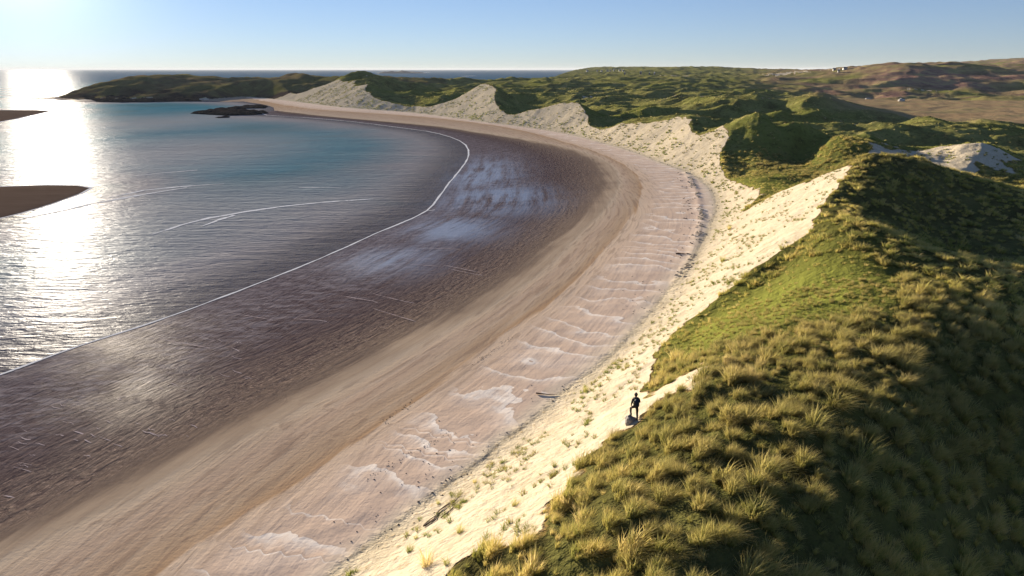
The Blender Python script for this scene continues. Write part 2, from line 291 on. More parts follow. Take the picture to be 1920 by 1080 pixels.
# ------------------------------------------------------------------ node helpers
class NT:
    def __init__(s, name):
        s.m = bpy.data.materials.new(name); s.m.use_nodes = True; s.t = s.m.node_tree; s.t.nodes.clear()
        s.out = s.t.nodes.new('ShaderNodeOutputMaterial')
    def n(s, typ, **kw):
        nd = s.t.nodes.new(typ)
        for k_, v in kw.items():
            if k_ in nd.bl_rna.properties: setattr(nd, k_, v)
        return nd
    def l(s, a, b): s.t.links.new(a, b)
    def set(s, sock, v):
        if isinstance(v, bpy.types.NodeSocket): s.l(v, sock)
        elif isinstance(v, (tuple, list)) and len(v) == 3 and sock.type == 'RGBA': sock.default_value = (*v, 1)
        else: sock.default_value = v
    def math(s, op, a, b=0.0, c=0.0, clamp=False):
        nd = s.n('ShaderNodeMath', operation=op, use_clamp=clamp); s.set(nd.inputs[0], a); s.set(nd.inputs[1], b); s.set(nd.inputs[2], c); return nd.outputs[0]
    def mix(s, f, a, b, blend='MIX'):
        nd = s.n('ShaderNodeMix', data_type='RGBA', blend_type=blend); s.set(nd.inputs[0], f); s.set(nd.inputs[6], a); s.set(nd.inputs[7], b); return nd.outputs[2]
    def attr(s, name, typ='GEOMETRY'):
        nd = s.n('ShaderNodeAttribute', attribute_name=name, attribute_type=typ); return nd
    def noise(s, vec, scale, detail=3, rough=.55, dist=0.0, out='Fac'):
        nd = s.n('ShaderNodeTexNoise'); s.l(vec, nd.inputs['Vector']); nd.inputs['Scale'].default_value = scale
        nd.inputs['Detail'].default_value = detail; nd.inputs['Roughness'].default_value = rough; nd.inputs['Distortion'].default_value = dist; return nd.outputs[out]
    def mapv(s, vec, scale=(1, 1, 1), rot=(0, 0, 0)):
        nd = s.n('ShaderNodeMapping'); s.l(vec, nd.inputs[0]); nd.inputs['Scale'].default_value = scale; nd.inputs['Rotation'].default_value = rot; return nd.outputs[0]
    def ramp(s, fac, stops, interp='LINEAR'):
        nd = s.n('ShaderNodeValToRGB'); s.set(nd.inputs[0], fac); cr = nd.color_ramp; cr.interpolation = interp
        while len(cr.elements) > 1: cr.elements.remove(cr.elements[-1])
        cr.elements[0].position = stops[0][0]; cr.elements[0].color = (*stops[0][1], 1)
        for p_, c_ in stops[1:]:
            e = cr.elements.new(p_); e.color = (*c_, 1)
        return nd.outputs[0]
    def rng_(s, v, a, b, c=0.0, d=1.0):
        nd = s.n('ShaderNodeMapRange', interpolation_type='SMOOTHSTEP'); s.set(nd.inputs[0], v)
        for i_, q in enumerate((a, b, c, d)): nd.inputs[i_+1].default_value = q
        return nd.outputs[0]
    def bump(s, h, strength=.3, dist=.1, normal=None):
        nd = s.n('ShaderNodeBump'); s.l(h, nd.inputs['Height']); nd.inputs['Strength'].default_value = strength; nd.inputs['Distance'].default_value = dist
        if normal is not None: s.l(normal, nd.inputs['Normal'])
        return nd.outputs[0]
def simple(name, col, rough=.8, var=.15, scale=6.0, spec=.3, bump=.0):
    t = NT(name); tcn = t.n('ShaderNodeTexCoord'); nv = t.noise(tcn.outputs['Object'], scale, 4)
    c = t.mix(nv, tuple(v*(1-var) for v in col), tuple(min(1, v*(1+var)) for v in col))
    p = t.n('ShaderNodeBsdfPrincipled'); t.l(c, p.inputs['Base Color']); p.inputs['Roughness'].default_value = rough; p.inputs['Specular IOR Level'].default_value = spec
    if bump: t.l(t.bump(nv, bump, .05), p.inputs['Normal'])
    t.l(p.outputs[0], t.out.inputs[0]); return t.m

# ------------------------------------------------------------------ ground material
def ground_material():
    t = NT('sand_and_turf'); g = t.n('ShaderNodeNewGeometry'); pos = g.outputs['Position']
    A1 = t.n('ShaderNodeSeparateColor'); t.l(t.attr('zones').outputs['Color'], A1.inputs[0])      # u/3, sandy, heather
    A2 = t.n('ShaderNodeSeparateColor'); t.l(t.attr('zones_b').outputs['Color'], A2.inputs[0])    # moor, rocky, lush
    u, sandy, heath = A1.outputs; moor_, rock_, lush_ = A2.outputs
    shore = t.n('ShaderNodeUVMap', uv_map='shore').outputs[0]                                      # metres along, metres across
    # beach, laid out along the shore
    streak = t.noise(t.mapv(shore, (.035, .55, 1)), 1.0, 5, .62, .3)
    streak2 = t.noise(t.mapv(shore, (.18, 1.6, 1)), 1.0, 4, .6, .2)
    patch = t.noise(pos, .06, 4, .6)
    patch2 = t.noise(pos, .35, 4, .65)
    uj = t.math('ADD', u, t.math('MULTIPLY', t.math('SUBTRACT', streak, .5), .05))
    uj = t.math('ADD', uj, t.math('MULTIPLY', t.math('SUBTRACT', patch, .5), .05))
    beach = t.ramp(uj, [(0, (.135, .115, .13)), (.10, (.115, .090, .096)), (.20, (.115, .086, .084)), (.27, (.16, .12, .10)), (.305, (.20, .15, .115)), (.322, (.38, .29, .21)), (.36, (.52, .41, .30)), (.46, (.47, .35, .26)), (.62, (.43, .31, .21)),
                        (.664, (.44, .29, .175)), (.675, (.62, .475, .35)), (.76, (.62, .47, .36)), (.93, (.64, .49, .385)), (1.0, (.72, .61, .47))])
    beach = t.mix(t.math('MULTIPLY', t.math('MULTIPLY', t.rng_(streak, .42, .75), .45), t.math('MULTIPLY', t.rng_(u, .28, .36), t.rng_(u, .84, .68))), beach, (.60, .49, .38))
    dry = t.rng_(u, .28, .38)
    beach = t.mix(t.math('MULTIPLY', t.math('MULTIPLY', t.rng_(streak2, .52, .36), .42), t.math('MULTIPLY', dry, t.rng_(u, .84, .68))), beach, (.22, .15, .115))
    # pale wandering tongues of blown sand on the upper beach
    wv = t.n('ShaderNodeVectorMath', operation='ADD'); t.l(t.mapv(shore, (.045, .10, 1)), wv.inputs[0])
    nn = t.noise(pos, .10, 3, .5, 0, 'Color'); sc_ = t.n('ShaderNodeVectorMath', operation='SCALE'); t.l(nn, sc_.inputs[0]); sc_.inputs['Scale'].default_value = 1.1
    t.l(sc_.outputs[0], wv.inputs[1])
    sx_ = t.n('ShaderNodeSeparateXYZ'); t.l(shore, sx_.inputs[0])
    ph_ = t.math('ADD', t.math('MULTIPLY', sx_.outputs[0], .27), t.math('MULTIPLY', sx_.outputs[1], .05))
    ph_ = t.math('ADD', ph_, t.math('ADD', t.math('MULTIPLY', t.noise(pos, .085, 2, .5), 3.2), t.math('MULTIPLY', t.noise(pos, .42, 3, .55), .9)))
    saw = t.math('FRACT', ph_); wgt = t.rng_(t.noise(pos, .13, 3, .6), .33, .52)
    lens = t.math('MULTIPLY', t.rng_(saw, .80, .965), t.math('ADD', .60, t.math('MULTIPLY', wgt, .40)))
    half = t.math('MULTIPLY', t.rng_(saw, .25, 1.0), wgt)
    upper = t.math('MULTIPLY', t.rng_(u, .70, .80), t.rng_(u, 1.0, .93))
    beach = t.mix(t.math('MULTIPLY', upper, t.math('MULTIPLY', half, .50)), beach, (.82, .70, .60))
    beach = t.mix(t.math('MULTIPLY', upper, t.math('MULTIPLY', lens, .95)), beach, (.88, .79, .70))
    # rippled wet sand: dark grain, pools
    fine = t.noise(t.mapv(shore, (.9, 2.2, 1)), 1.0, 5, .75, .4)
    fine2 = t.noise(pos, 3.5, 3, .7)
    wet = t.rng_(u, .33, .25)
    beach = t.mix(t.math('MULTIPLY', wet, t.rng_(fine, .44, .62, 0, .7)), beach, (.052, .036, .042))
    beach = t.mix(t.math('MULTIPLY', t.math('MULTIPLY', wet, t.rng_(u, .24, .10)), t.rng_(t.noise(t.mapv(pos, (.5, 1.4, 1), (0, 0, R(-30))), .9, 4, .7, .6), .44, .62)), beach, (.19, .165, .18))
    beach = t.mix(t.math('MULTIPLY', t.math('MULTIPLY', wet, t.rng_(u, .18, .28)), t.math('MULTIPLY', t.rng_(fine2, .5, .7), .7)), beach, (.36, .27, .22))
    # dry wrack crumbs
    crumb = t.math('MULTIPLY', t.rng_(t.noise(pos, 1.9, 4, .8), .74, .80), t.math('MULTIPLY', t.rng_(u, .78, .98), t.rng_(patch2, .45, .6)))
    beach = t.mix(crumb, beach, (.10, .07, .045))
    # sand of the slope
    sn = t.noise(pos, .5, 5, .65); sgr = t.noise(t.mapv(pos, (1, 1, .35)), 2.2, 4, .7)
    slope = t.ramp(sn, [(.25, (.44, .37, .26)), (.5, (.53, .455, .335)), (.75, (.59, .51, .39))])
    slope = t.mix(t.math('MULTIPLY', t.rng_(sgr, .54, .68), .60), slope, (.34, .24, .12))
    slope = t.mix(t.math('MULTIPLY', t.rng_(t.noise(t.mapv(pos, (1.2, 1.2, .5)), .9, 5, .8), .55, .70), .5), slope, (.40, .31, .20))
    sand = t.mix(t.rng_(u, .975, 1.0), beach, slope)
    # turf
    big = t.noise(pos, .018, 4, .6); med = t.noise(pos, .11, 5, .7); sm = t.noise(pos, .9, 4, .75)
    turf = t.ramp(med, [(.28, (.08, .072, .028)), (.42, (.16, .15, .048)), (.55, (.235, .23, .070)), (.68, (.30, .26, .10)), (.8, (.35, .28, .13))])
    turf = t.mix(t.math('MULTIPLY', t.rng_(big, .45, .62), .5), turf, (.14, .165, .028))
    turf = t.mix(t.math('MULTIPLY', t.rng_(sm, .50, .32), .55), turf, (.022, .022, .010))
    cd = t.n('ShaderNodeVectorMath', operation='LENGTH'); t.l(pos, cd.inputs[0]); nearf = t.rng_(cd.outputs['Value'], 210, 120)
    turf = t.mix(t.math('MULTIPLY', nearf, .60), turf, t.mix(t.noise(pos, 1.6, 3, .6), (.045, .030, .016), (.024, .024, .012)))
    turf = t.mix(t.math('MULTIPLY', lush_, .75), turf, (.21, .225, .045))
    mo = t.ramp(t.noise(t.mapv(pos, (.5, 1.6, 1)), .035, 5, .7), [(.3, (.24, .165, .09)), (.5, (.36, .25, .14)), (.62, (.31, .25, .12)), (.75, (.46, .33, .20))])
    turf = t.mix(moor_, turf, mo)
    he = t.ramp(t.noise(pos, .035, 6, .75), [(.30, (.07, .07, .03)), (.42, (.18, .10, .09)), (.52, (.28, .18, .12)), (.62, (.34, .28, .13)), (.72, (.20, .20, .08)), (.82, (.45, .38, .30))])
    turf = t.mix(heath, turf, he)
    rk = t.ramp(t.noise(t.mapv(pos, (1, 1, 4)), .12, 6, .8), [(.3, (.018, .014, .013)), (.55, (.06, .045, .038)), (.75, (.16, .11, .08))])
    turf = t.mix(rock_, turf, rk)
    sj = t.math('ADD', sandy, t.math('MULTIPLY', t.math('SUBTRACT', t.noise(pos, 1.1, 4, .75), .5), .9))
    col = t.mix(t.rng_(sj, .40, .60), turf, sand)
    # rims of roots where turf breaks over sand
    rim = t.math('MULTIPLY', t.math('MULTIPLY', t.rng_(sj, .25, .42), t.rng_(sj, .72, .5)), t.rng_(sandy, .999, .9))
    col = t.mix(t.math('MULTIPLY', rim, .55), col, (.30, .19, .07))
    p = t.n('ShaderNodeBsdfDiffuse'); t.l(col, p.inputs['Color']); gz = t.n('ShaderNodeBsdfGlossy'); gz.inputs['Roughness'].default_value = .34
    film = t.math('MULTIPLY', t.math('MULTIPLY', moor_, t.rng_(u, .32, .26)), t.rng_(t.math('ADD', t.math('MULTIPLY', t.noise(t.mapv(shore, (.05, .5, 1)), 1.0, 4, .7), .6), t.math('MULTIPLY', t.noise(pos, .06, 3, .6), .4)), .34, .62))
    wetg = t.math('MULTIPLY', t.rng_(uj, .31, .16), t.rng_(t.noise(pos, .05, 4, .65), .30, .70, .0, .006))
    fz = t.n('ShaderNodeFresnel'); fz.inputs['IOR'].default_value = 1.33
    gf = t.math('MULTIPLY', fz.outputs[0], t.math('ADD', t.math('MULTIPLY', film, .70), wetg), clamp=True)
    mxg = t.n('ShaderNodeMixShader'); t.l(t.math('MINIMUM', gf, .5), mxg.inputs[0]); t.l(p.outputs[0], mxg.inputs[1]); t.l(gz.outputs[0], mxg.inputs[2])
    # relief
    hb = t.math('MULTIPLY', t.math('ADD', fine, t.math('MULTIPLY', t.noise(t.mapv(shore, (.35, 1.3, 1)), 1.0, 3, .55, .8), 1.2)), t.math('MULTIPLY', wet, .13))
    hb = t.math('ADD', hb, t.math('MULTIPLY', streak2, t.math('MULTIPLY', dry, .035)))
    hb = t.math('ADD', hb, t.math('MULTIPLY', t.noise(pos, 2.6, 4, .7), t.math('MULTIPLY', dry, .03)))
    hb = t.math('ADD', hb, t.math('MULTIPLY', t.math('MULTIPLY', upper, half), .015))
    gb = t.math('ADD', t.math('MULTIPLY', t.noise(pos, .35, 5, .8), .65), t.math('MULTIPLY', sm, .12))
    gb = t.math('MULTIPLY', gb, t.math('SUBTRACT', 1.0, t.math('MULTIPLY', moor_, .85)))
    grassy = t.rng_(sj, .6, .4)
    hb = t.math('ADD', hb, t.math('MULTIPLY', gb, grassy))
    hb = t.math('ADD', hb, t.math('MULTIPLY', t.math('MULTIPLY', t.math('ADD', t.math('SUBTRACT', sgr, .5), t.math('MULTIPLY', t.math('SUBTRACT', t.noise(pos, .8, 5, .7), .5), 2.0)), .15), t.rng_(u, .97, 1.0)))
    bn_ = t.bump(hb, 1.0, 1.0); t.l(bn_, p.inputs['Normal']); t.l(t.bump(hb, .35, 1.0), gz.inputs['Normal'])
    t.l(mxg.outputs[0], t.out.inputs[0]); return t.m
GM = ground_material()

def sheet(name, mask, mat):
    """one object out of the quads of the polar sheet whose mask is set"""
    r_, c_ = np.nonzero(mask); v00 = r_*NA+c_; quads = np.stack([v00, v00+1, v00+NA+1, v00+NA], 1)
    used, inv = np.unique(quads, return_inverse=True); quads = inv.reshape(-1, 4)
    co = np.stack([X.ravel()[used], Y.ravel()[used], Z.ravel()[used]], 1).astype(np.float32)
    me = bpy.data.meshes.new(name); me.vertices.add(len(co)); me.vertices.foreach_set('co', co.ravel())
    me.loops.add(len(quads)*4); me.loops.foreach_set('vertex_index', quads[:, ::-1].ravel().astype(np.int32)); me.polygons.add(len(quads))
    me.polygons.foreach_set('loop_start', np.arange(0, len(quads)*4, 4, dtype=np.int32)); me.update(calc_edges=True)
    me.polygons.foreach_set('use_smooth', np.ones(len(quads), bool))
    def ca(nm, a, b, c):
        at = me.attributes.new(nm, 'FLOAT_COLOR', 'POINT')
        at.data.foreach_set('color', np.stack([a.ravel()[used], b.ravel()[used], c.ravel()[used], np.ones(len(used))], 1).astype(np.float32).ravel())
    ca('zones', U/3, sandy, heather); ca('zones_b', np.where(DF > 0, moor, film), rocky, lush)
    uv = me.uv_layers.new(name='shore'); li = quads[:, ::-1].ravel()
    uv.data.foreach_set('uv', np.stack([sW.ravel()[used][li], DW.ravel()[used][li]], 1).astype(np.float32).ravel())
    me.materials.append(mat); o = bpy.data.objects.new(name, me); COL.objects.link(o); o['kind'] = 'structure'; return o
def q(F): return .25*(F[:-1, :-1]+F[1:, :-1]+F[:-1, 1:]+F[1:, 1:])
qDF, qS, qR, qM, qH, qL, qDW = q(DF), q(sandy), q(RR), q(moor), q(hill), q(head), q(DW)
upl = qDF > 0
m_beach = ~upl & (qDW > -75)
m_moor = upl & (qM > .5); m_head = upl & (qL > .5) & ~m_moor; m_hill = upl & (qH > .5) & ~m_moor & ~m_head
rest = upl & ~m_moor & ~m_head & ~m_hill
sheet('beach', m_beach, GM); sheet('dune_slope', rest & (qS > .5), GM); sheet('grassy_dunes', rest & (qS <= .5), GM)
sheet('moor', m_moor, GM); sheet('headland', m_head, GM); sheet('heather_hills', m_hill, GM)

# ------------------------------------------------------------------ sandbanks in the bay
def sandbank(pts, top=.22):
    pl = spline([P(x, y, 0) for x, y in pts]+[P(*pts[0], 0)])
    c = pl.mean(0); bm = bmesh.new(); rings = []
    for f, z in [(1.12, -.35), (1.0, .0), (.93, .07), (.7, .16), (.4, top)]:
        rings.append([bm.verts.new((c[0]+(p_[0]-c[0])*f, c[1]+(p_[1]-c[1])*f, z)) for p_ in pl[:-1]])
    cv = bm.verts.new((c[0], c[1], top)); n = len(rings[0])
    for a, b in zip(rings[:-1], rings[1:]):
        for i in range(n): bm.faces.new((a[i], a[(i+1) % n], b[(i+1) % n], b[i]))
    for i in range(n): bm.faces.new((rings[-1][i], rings[-1][(i+1) % n], cv))
    bmesh.ops.recalc_face_normals(bm, faces=bm.faces)
    me = bpy.data.meshes.new('sandbank'); bm.to_mesh(me); bm.free()
    for p_ in me.polygons: p_.use_smooth = True
    if me.polygons[-1].normal.z < 0: me.flip_normals()
    o = bpy.data.objects.new('sandbank', me); COL.objects.link(o); o['kind'] = 'structure'; return o, pl
def bank_mat():
    t = NT('sandbank_sand'); g = t.n('ShaderNodeNewGeometry'); pos = g.outputs['Position']
    n1 = t.noise(t.mapv(pos, (.3, 1, 1)), .25, 5, .7); z = t.n('ShaderNodeSeparateXYZ'); t.l(pos, z.inputs[0])
    c = t.ramp(n1, [(.3, (.11, .075, .056)), (.55, (.14, .098, .073)), (.75, (.17, .120, .090))])
    c = t.mix(t.rng_(z.outputs[2], .10, .0), c, (.09, .065, .05))
    p = t.n('ShaderNodeBsdfDiffuse'); t.l(c, p.inputs['Color'])
    t.l(t.bump(t.noise(pos, 1.5, 4, .7), .4, .1), p.inputs['Normal']); t.l(p.outputs[0], t.out.inputs[0]); return t.m
BM_ = bank_mat()
BANKS = [[(-160, 209), (-60, 206), (20, 206.5), (70, 206.5), (96, 208), (70, 214), (30, 223), (-30, 234), (-160, 255)],
         [(-160, 362), (-60, 353), (20, 349), (90, 347), (145, 348), (172, 352), (150, 364), (100, 382), (40, 400), (-60, 424), (-160, 450)],
         [(22, 184.6), (60, 183.6), (110, 181.2), (160, 180.5), (170, 185), (110, 186), (60, 185.6)]]
bank_lines = []
for b_ in BANKS:
    o_, pl_ = sandbank(b_); o_.data.materials.append(BM_); bank_lines.append(pl_)

# ------------------------------------------------------------------ water
wa = np.linspace(-80, 75, 330)*math.pi/180
wr = np.concatenate([np.linspace(math.log(12), math.log(900), 420, endpoint=False), np.linspace(math.log(900), math.log(60000), 60)])
WA, WR = np.meshgrid(wa, wr); WX = np.sin(WA)*np.exp(WR); WY = np.cos(WA)*np.exp(WR)
wd, _, _ = pl_dist(WX, WY, WATER); wl = inside(WX, WY, LAND_POLY)
for pl_ in bank_lines:
    b1, _, _ = pl_dist(WX, WY, pl_); wd = np.minimum(wd, b1*1.5)
SD = np.where(wl, -wd, wd)
def water_mesh():
    n1, n2 = WX.shape; keepq = q(SD) > -4.0
    r_, c_ = np.nonzero(keepq); v00 = r_*n2+c_; quads = np.stack([v00, v00+n2, v00+n2+1, v00+1], 1)
    used, inv = np.unique(quads, return_inverse=True); quads = inv.reshape(-1, 4)
    co = np.stack([WX.ravel()[used], WY.ravel()[used], np.zeros(len(used))], 1)
    me = bpy.data.meshes.new('sea'); me.from_pydata(co.tolist(), [], quads[:, ::-1].tolist())
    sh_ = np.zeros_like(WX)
    for px, py, rx, ry, a in [(290, 290, 50, 90, 1), (330, 400, 32, 50, .9), (380, 520, 22, 26, .75), (200, 560, 18, 20, .5), (300, 230, 55, 90, .8)]: sh_ = np.maximum(sh_, a*blob(WX, WY, px, py, 0, rx, ry))  # pale spots that paint the sun's sheen on the bay as colour
    at = me.attributes.new('sun_sheen', 'FLOAT', 'POINT'); at.data.foreach_set('value', sh_.ravel()[used].astype(np.float32))
    at = me.attributes.new('offshore', 'FLOAT', 'POINT'); at.data.foreach_set('value', SD.ravel()[used].astype(np.float32))
    me.update(); o = bpy.data.objects.new('sea', me); COL.objects.link(o); o['kind'] = 'structure'
    if me.polygons[0].normal.z < 0: me.flip_normals()
    return o
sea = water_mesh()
def water_mat():
    t = NT('sea_water'); g = t.n('ShaderNodeNewGeometry'); pos = g.outputs['Position']; off = t.attr('offshore').outputs['Fac']
    cd = t.n('ShaderNodeVectorMath', operation='LENGTH'); t.l(pos, cd.inputs[0]); dist = cd.outputs['Value']
    big = t.noise(pos, .012, 4, .6, .5); mid = t.noise(t.mapv(pos, (1, 2.2, 1), (0, 0, R(20))), .05, 4, .6)
    deepf = t.rng_(t.math('ADD', off, t.math('MULTIPLY', t.math('SUBTRACT', big, .5), 50)), 6, 55)
    body = t.mix(deepf, (.24, .23, .245), (.040, .165, .225))
    body = t.mix(t.math('MULTIPLY', t.rng_(mid, .52, .72), .35), body, (.15, .20, .23))
    body = t.mix(t.math('MULTIPLY', t.rng_(big, .55, .42), t.math('MULTIPLY', t.rng_(off, 20, 70), .6)), body, (.045, .125, .15))
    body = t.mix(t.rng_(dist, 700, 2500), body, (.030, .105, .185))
    body = t.mix(t.math('MULTIPLY', t.attr('sun_sheen').outputs['Fac'], .75), body, (.36, .34, .35))  # painted sheen goes into the body colour
    # ripples: three trains, broken up
    r1 = t.noise(t.mapv(pos, (.55, 1.5, 1), (0, 0, R(-35))), .9, 4, .62, .6)
    r2 = t.noise(t.mapv(pos, (.4, 1.6, 1), (0, 0, R(10))), .28, 3, .6, .5)
    r3 = t.noise(t.mapv(pos, (.3, 1.2, 1), (0, 0, R(-25))), .05, 3, .5, .3)
    hgt = t.math('ADD', t.math('MULTIPLY', r1, .42), t.math('ADD', t.math('MULTIPLY', r2, .75), t.math('MULTIPLY', r3, .9)))
    nb = t.bump(hgt, .9, 1.0); nb2 = t.bump(hgt, .45, 1.0)
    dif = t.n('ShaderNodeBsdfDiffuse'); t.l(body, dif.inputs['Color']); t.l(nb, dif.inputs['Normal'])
    tr = t.n('ShaderNodeBsdfTransparent'); tr.inputs['Color'].default_value = (.80, .83, .86, 1)
    mx = t.n('ShaderNodeMixShader'); t.l(t.rng_(off, -3, 17, .15, 1.0), mx.inputs[0]); t.l(tr.outputs[0], mx.inputs[1]); t.l(dif.outputs[0], mx.inputs[2])
    gl = t.n('ShaderNodeBsdfGlossy'); gl.inputs['Roughness'].default_value = .22; gl.inputs['Color'].default_value = (.9, .93, 1, 1); t.l(nb2, gl.inputs['Normal'])
    t.l(t.rng_(t.noise(pos, .03, 3, .6), .35, .65, .24, .34), gl.inputs['Roughness'])
    fr = t.n('ShaderNodeFresnel'); fr.inputs['IOR'].default_value = 1.33; t.l(nb2, fr.inputs['Normal'])
    m2 = t.n('ShaderNodeMixShader'); t.l(t.math('MINIMUM', t.math('MULTIPLY', fr.outputs[0], .019), .016), m2.inputs[0]); t.l(mx.outputs[0], m2.inputs[1]); t.l(gl.outputs[0], m2.inputs[2])
    t.l(m2.outputs[0], t.out.inputs[0]); return t.m
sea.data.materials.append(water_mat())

# foam: thin uneven ribbons lying on the water
def foam_mat(name, lo, hi, sx=.5, col=(.80, .80, .80)):
    t = NT(name); g = t.n('ShaderNodeNewGeometry'); pos = g.outputs['Position']
    a = t.attr('across').outputs['Fac']
    edge_ = t.rng_(a, 0.0, .7); nz_ = t.noise(pos, sx, 5, .75, .5)
    al = t.math('MULTIPLY', t.rng_(t.math('ADD', nz_, t.math('MULTIPLY', edge_, .25)), lo, hi), t.rng_(a, 0, .25))
    d = t.n('ShaderNodeBsdfDiffuse'); d.inputs['Color'].default_value = (*col, 1); tr = t.n('ShaderNodeBsdfTransparent')
    mx = t.n('ShaderNodeMixShader'); t.l(al, mx.inputs[0]); t.l(tr.outputs[0], mx.inputs[1]); t.l(d.outputs[0], mx.inputs[2]); t.l(mx.outputs[0], t.out.inputs[0]); return t.m
FM = foam_mat('foam', .45, .62); FM2 = foam_mat('thin_foam', .50, .80, .7, (.52, .43, .42))
def ribbon(bmw, line, width, z=.03, jitter=.3):
    line = np.array(line); fine = []
    for a, b in zip(line[:-1], line[1:]):
        n = max(1, int(np.linalg.norm(b-a)/max(1.0, .012*np.linalg.norm(a))))
        for k_ in range(n): fine.append(a+(b-a)*k_/n)
    fine.append(line[-1]); fine = np.array(fine); tg = np.gradient(fine, axis=0); tg /= np.linalg.norm(tg, axis=1)[:, None]+1e-9
    nr = np.stack([-tg[:, 1], tg[:, 0]], 1); prev = None; vs, fs, ac = bmw
    for i, p_ in enumerate(fine):
        w_ = width(p_, i/len(fine)) if callable(width) else width
        j = jitter*w_*perlin(np.array([i*.23]), np.array([line[0][0]]))[0]; w_ *= (1+.5*perlin(np.array([i*.31]), np.array([5.5+line[0][1]]))[0])
        base = len(vs)
        for k_, (o_, v_) in enumerate(((-1, 0.0), (0, 1.0), (1, 0.0))):
            c = p_+nr[i]*(w_*.5*o_+j); vs.append((c[0], c[1], z)); ac.append(v_)
        if prev is not None:
            fs.append((prev, base, base+1, prev+1)); fs.append((prev+1, base+1, base+2, prev+2))
        prev = base
def foam_object(name, bmw, mat, label=None):
    vs, fs, ac = bmw; me = bpy.data.meshes.new(name); me.from_pydata(vs, [], fs); at = me.attributes.new('across', 'FLOAT', 'POINT'); at.data.foreach_set('value', ac)
    me.materials.append(mat); o = bpy.data.objects.new(name, me); COL.objects.link(o); o['kind'] = 'stuff'; o['label'] = label; o['category'] = 'foam'; return o
b = ([], [], [])
i0 = 2; shore_part = WATER[np.array([p_[1] < 470 and p_[1] > 30 for p_ in WATER])]
shore_part = shore_part[:np.argmax(shore_part[:, 1])+1]
ribbon(b, shore_part, lambda p_, s_: .30+.0013*np.linalg.norm(p_), .035)
foam_object('shore_foam', b, FM, 'thin white line of foam along the water edge round the bay')
b = ([], [], [])
wv_ = lambda f: (lambda p_, s_: f*math.sin(math.pi*min(1, max(0.02, s_)))**.5)
for pts, w_ in [([(285, 440), (340, 422), (400, 408), (460, 397), (520, 388), (575, 383), (640, 377), (700, 373)], 1.7), ([(380, 424), (410, 412), (440, 404)], 1.3), ([(200, 372), (270, 357), (340, 350), (420, 345)], 1.4),
                ([(20, 415), (90, 401), (170, 383), (260, 366), (350, 352)], 1.8), ([(230, 333), (300, 325), (370, 319)], 1.6), ([(640, 352), (560, 352)], .8), ([(800, 396), (860, 387), (930, 381), (980, 378)], 1.0)]:
    ribbon(b, spline([P(x, y, 0) for x, y in pts]), wv_(w_), .04)
foam_object('wave_foam', b, foam_mat('broken_foam', .50, .72, .45), 'broken white foam streaks on wave crests out in the bay')
b = ([], [], [])
for pl_ in bank_lines[:2]: ribbon(b, pl_, .9 if pl_ is bank_lines[1] else 2.4, .02)
for pts, w_ in [([(-80, 170), (0, 170), (40, 169), (110, 168)], 18), ([(-60, 174), (30, 174), (80, 173)], 10), ([(-60, 166), (10, 166), (70, 165.5), (140, 165)], 14), ([(-80, 178), (-20, 178), (10, 179), (60, 181)], 8)]:
    ribbon(b, spline([P(x, y, 0) for x, y in pts]), w_, .05)
for pts, w_ in [([(782, 136.6), (800, 136.2), (806, 136.0)], 60), ([(868, 143), (880, 142.6), (890, 142.3)], 25)]:
    ribbon(b, spline([P(x, y, 0) for x, y in pts]), w_, .06)
foam_object('surf', b, FM, 'white surf breaking round the sandbanks and beyond the headland')
# standing water left in ripples of the wet sand
b = ([], [], []); random.seed(3)
for _ in range(26):
    px = random.uniform(-20, 520); lo = 700-px*.36; py = random.uniform(lo+90, lo+250)
    n = random.randint(1, 3)
    for k_ in range(n):
        ax = px+random.gauss(0, 22); ay = py+random.gauss(0, 14); L = random.uniform(6, 26)
        g_ = [P(ax+i*L/3, ay+i*L/9+random.uniform(-1.5, 1.5), .2) for i in range(4)]
        gz = float(height_at(g_[1][0], g_[1][1]))+.03
        ribbon(b, spline(g_), wv_(random.uniform(.06, .16)), gz, .6)
for pts in [[(550, 605), (600, 608), (650, 618)], [(430, 590), (500, 602), (560, 612)], [(700, 560), (760, 575), (790, 580)], [(640, 562), (700, 572), (740, 588)], [(800, 470), (850, 472), (900, 473)], [(760, 500), (810, 504), (860, 508)], [(830, 505), (900, 520)], [(300, 640), (380, 655), (440, 668)],
            [(840, 512), (890, 523), (920, 527)], [(700, 590), (780, 615)], [(1000, 392), (940, 392)]]:
    gz = float(height_at(*P(*pts[1], .1)))+.03
    ribbon(b, spline([P(x, y, .1) for x, y in pts]), wv_(.20), gz, .4)
foam_object('foam_scum', b, FM2, 'pale scraps of foam left on the dark wet sand')

# ------------------------------------------------------------------ generic mesh helpers for things
def tag(o, label=None, cat=None, group=None, kind=None):
    if label: o['label'] = label
    if cat: o['category'] = cat
    if group: o['group'] = group
    if kind: o['kind'] = kind
    return o
def mobj(name, vs, fs, mat, parent=None, smooth=False, loc=(0, 0, 0)):
    me = bpy.data.meshes.new(name); me.from_pydata([tuple(map(float, v)) for v in vs], [], fs); me.update()
    if mat: me.materials.append(mat)
    if smooth: me.polygons.foreach_set('use_smooth', np.ones(len(me.polygons), bool))
    o = bpy.data.objects.new(name, me); COL.objects.link(o); o.location = loc
    if parent: o.parent = parent
    return o
def empty(name, loc, rz=0):
    o = bpy.data.objects.new(name, None); COL.objects.link(o); o.location = loc; o.rotation_euler = (0, 0, rz); o.empty_display_size = .3; return o

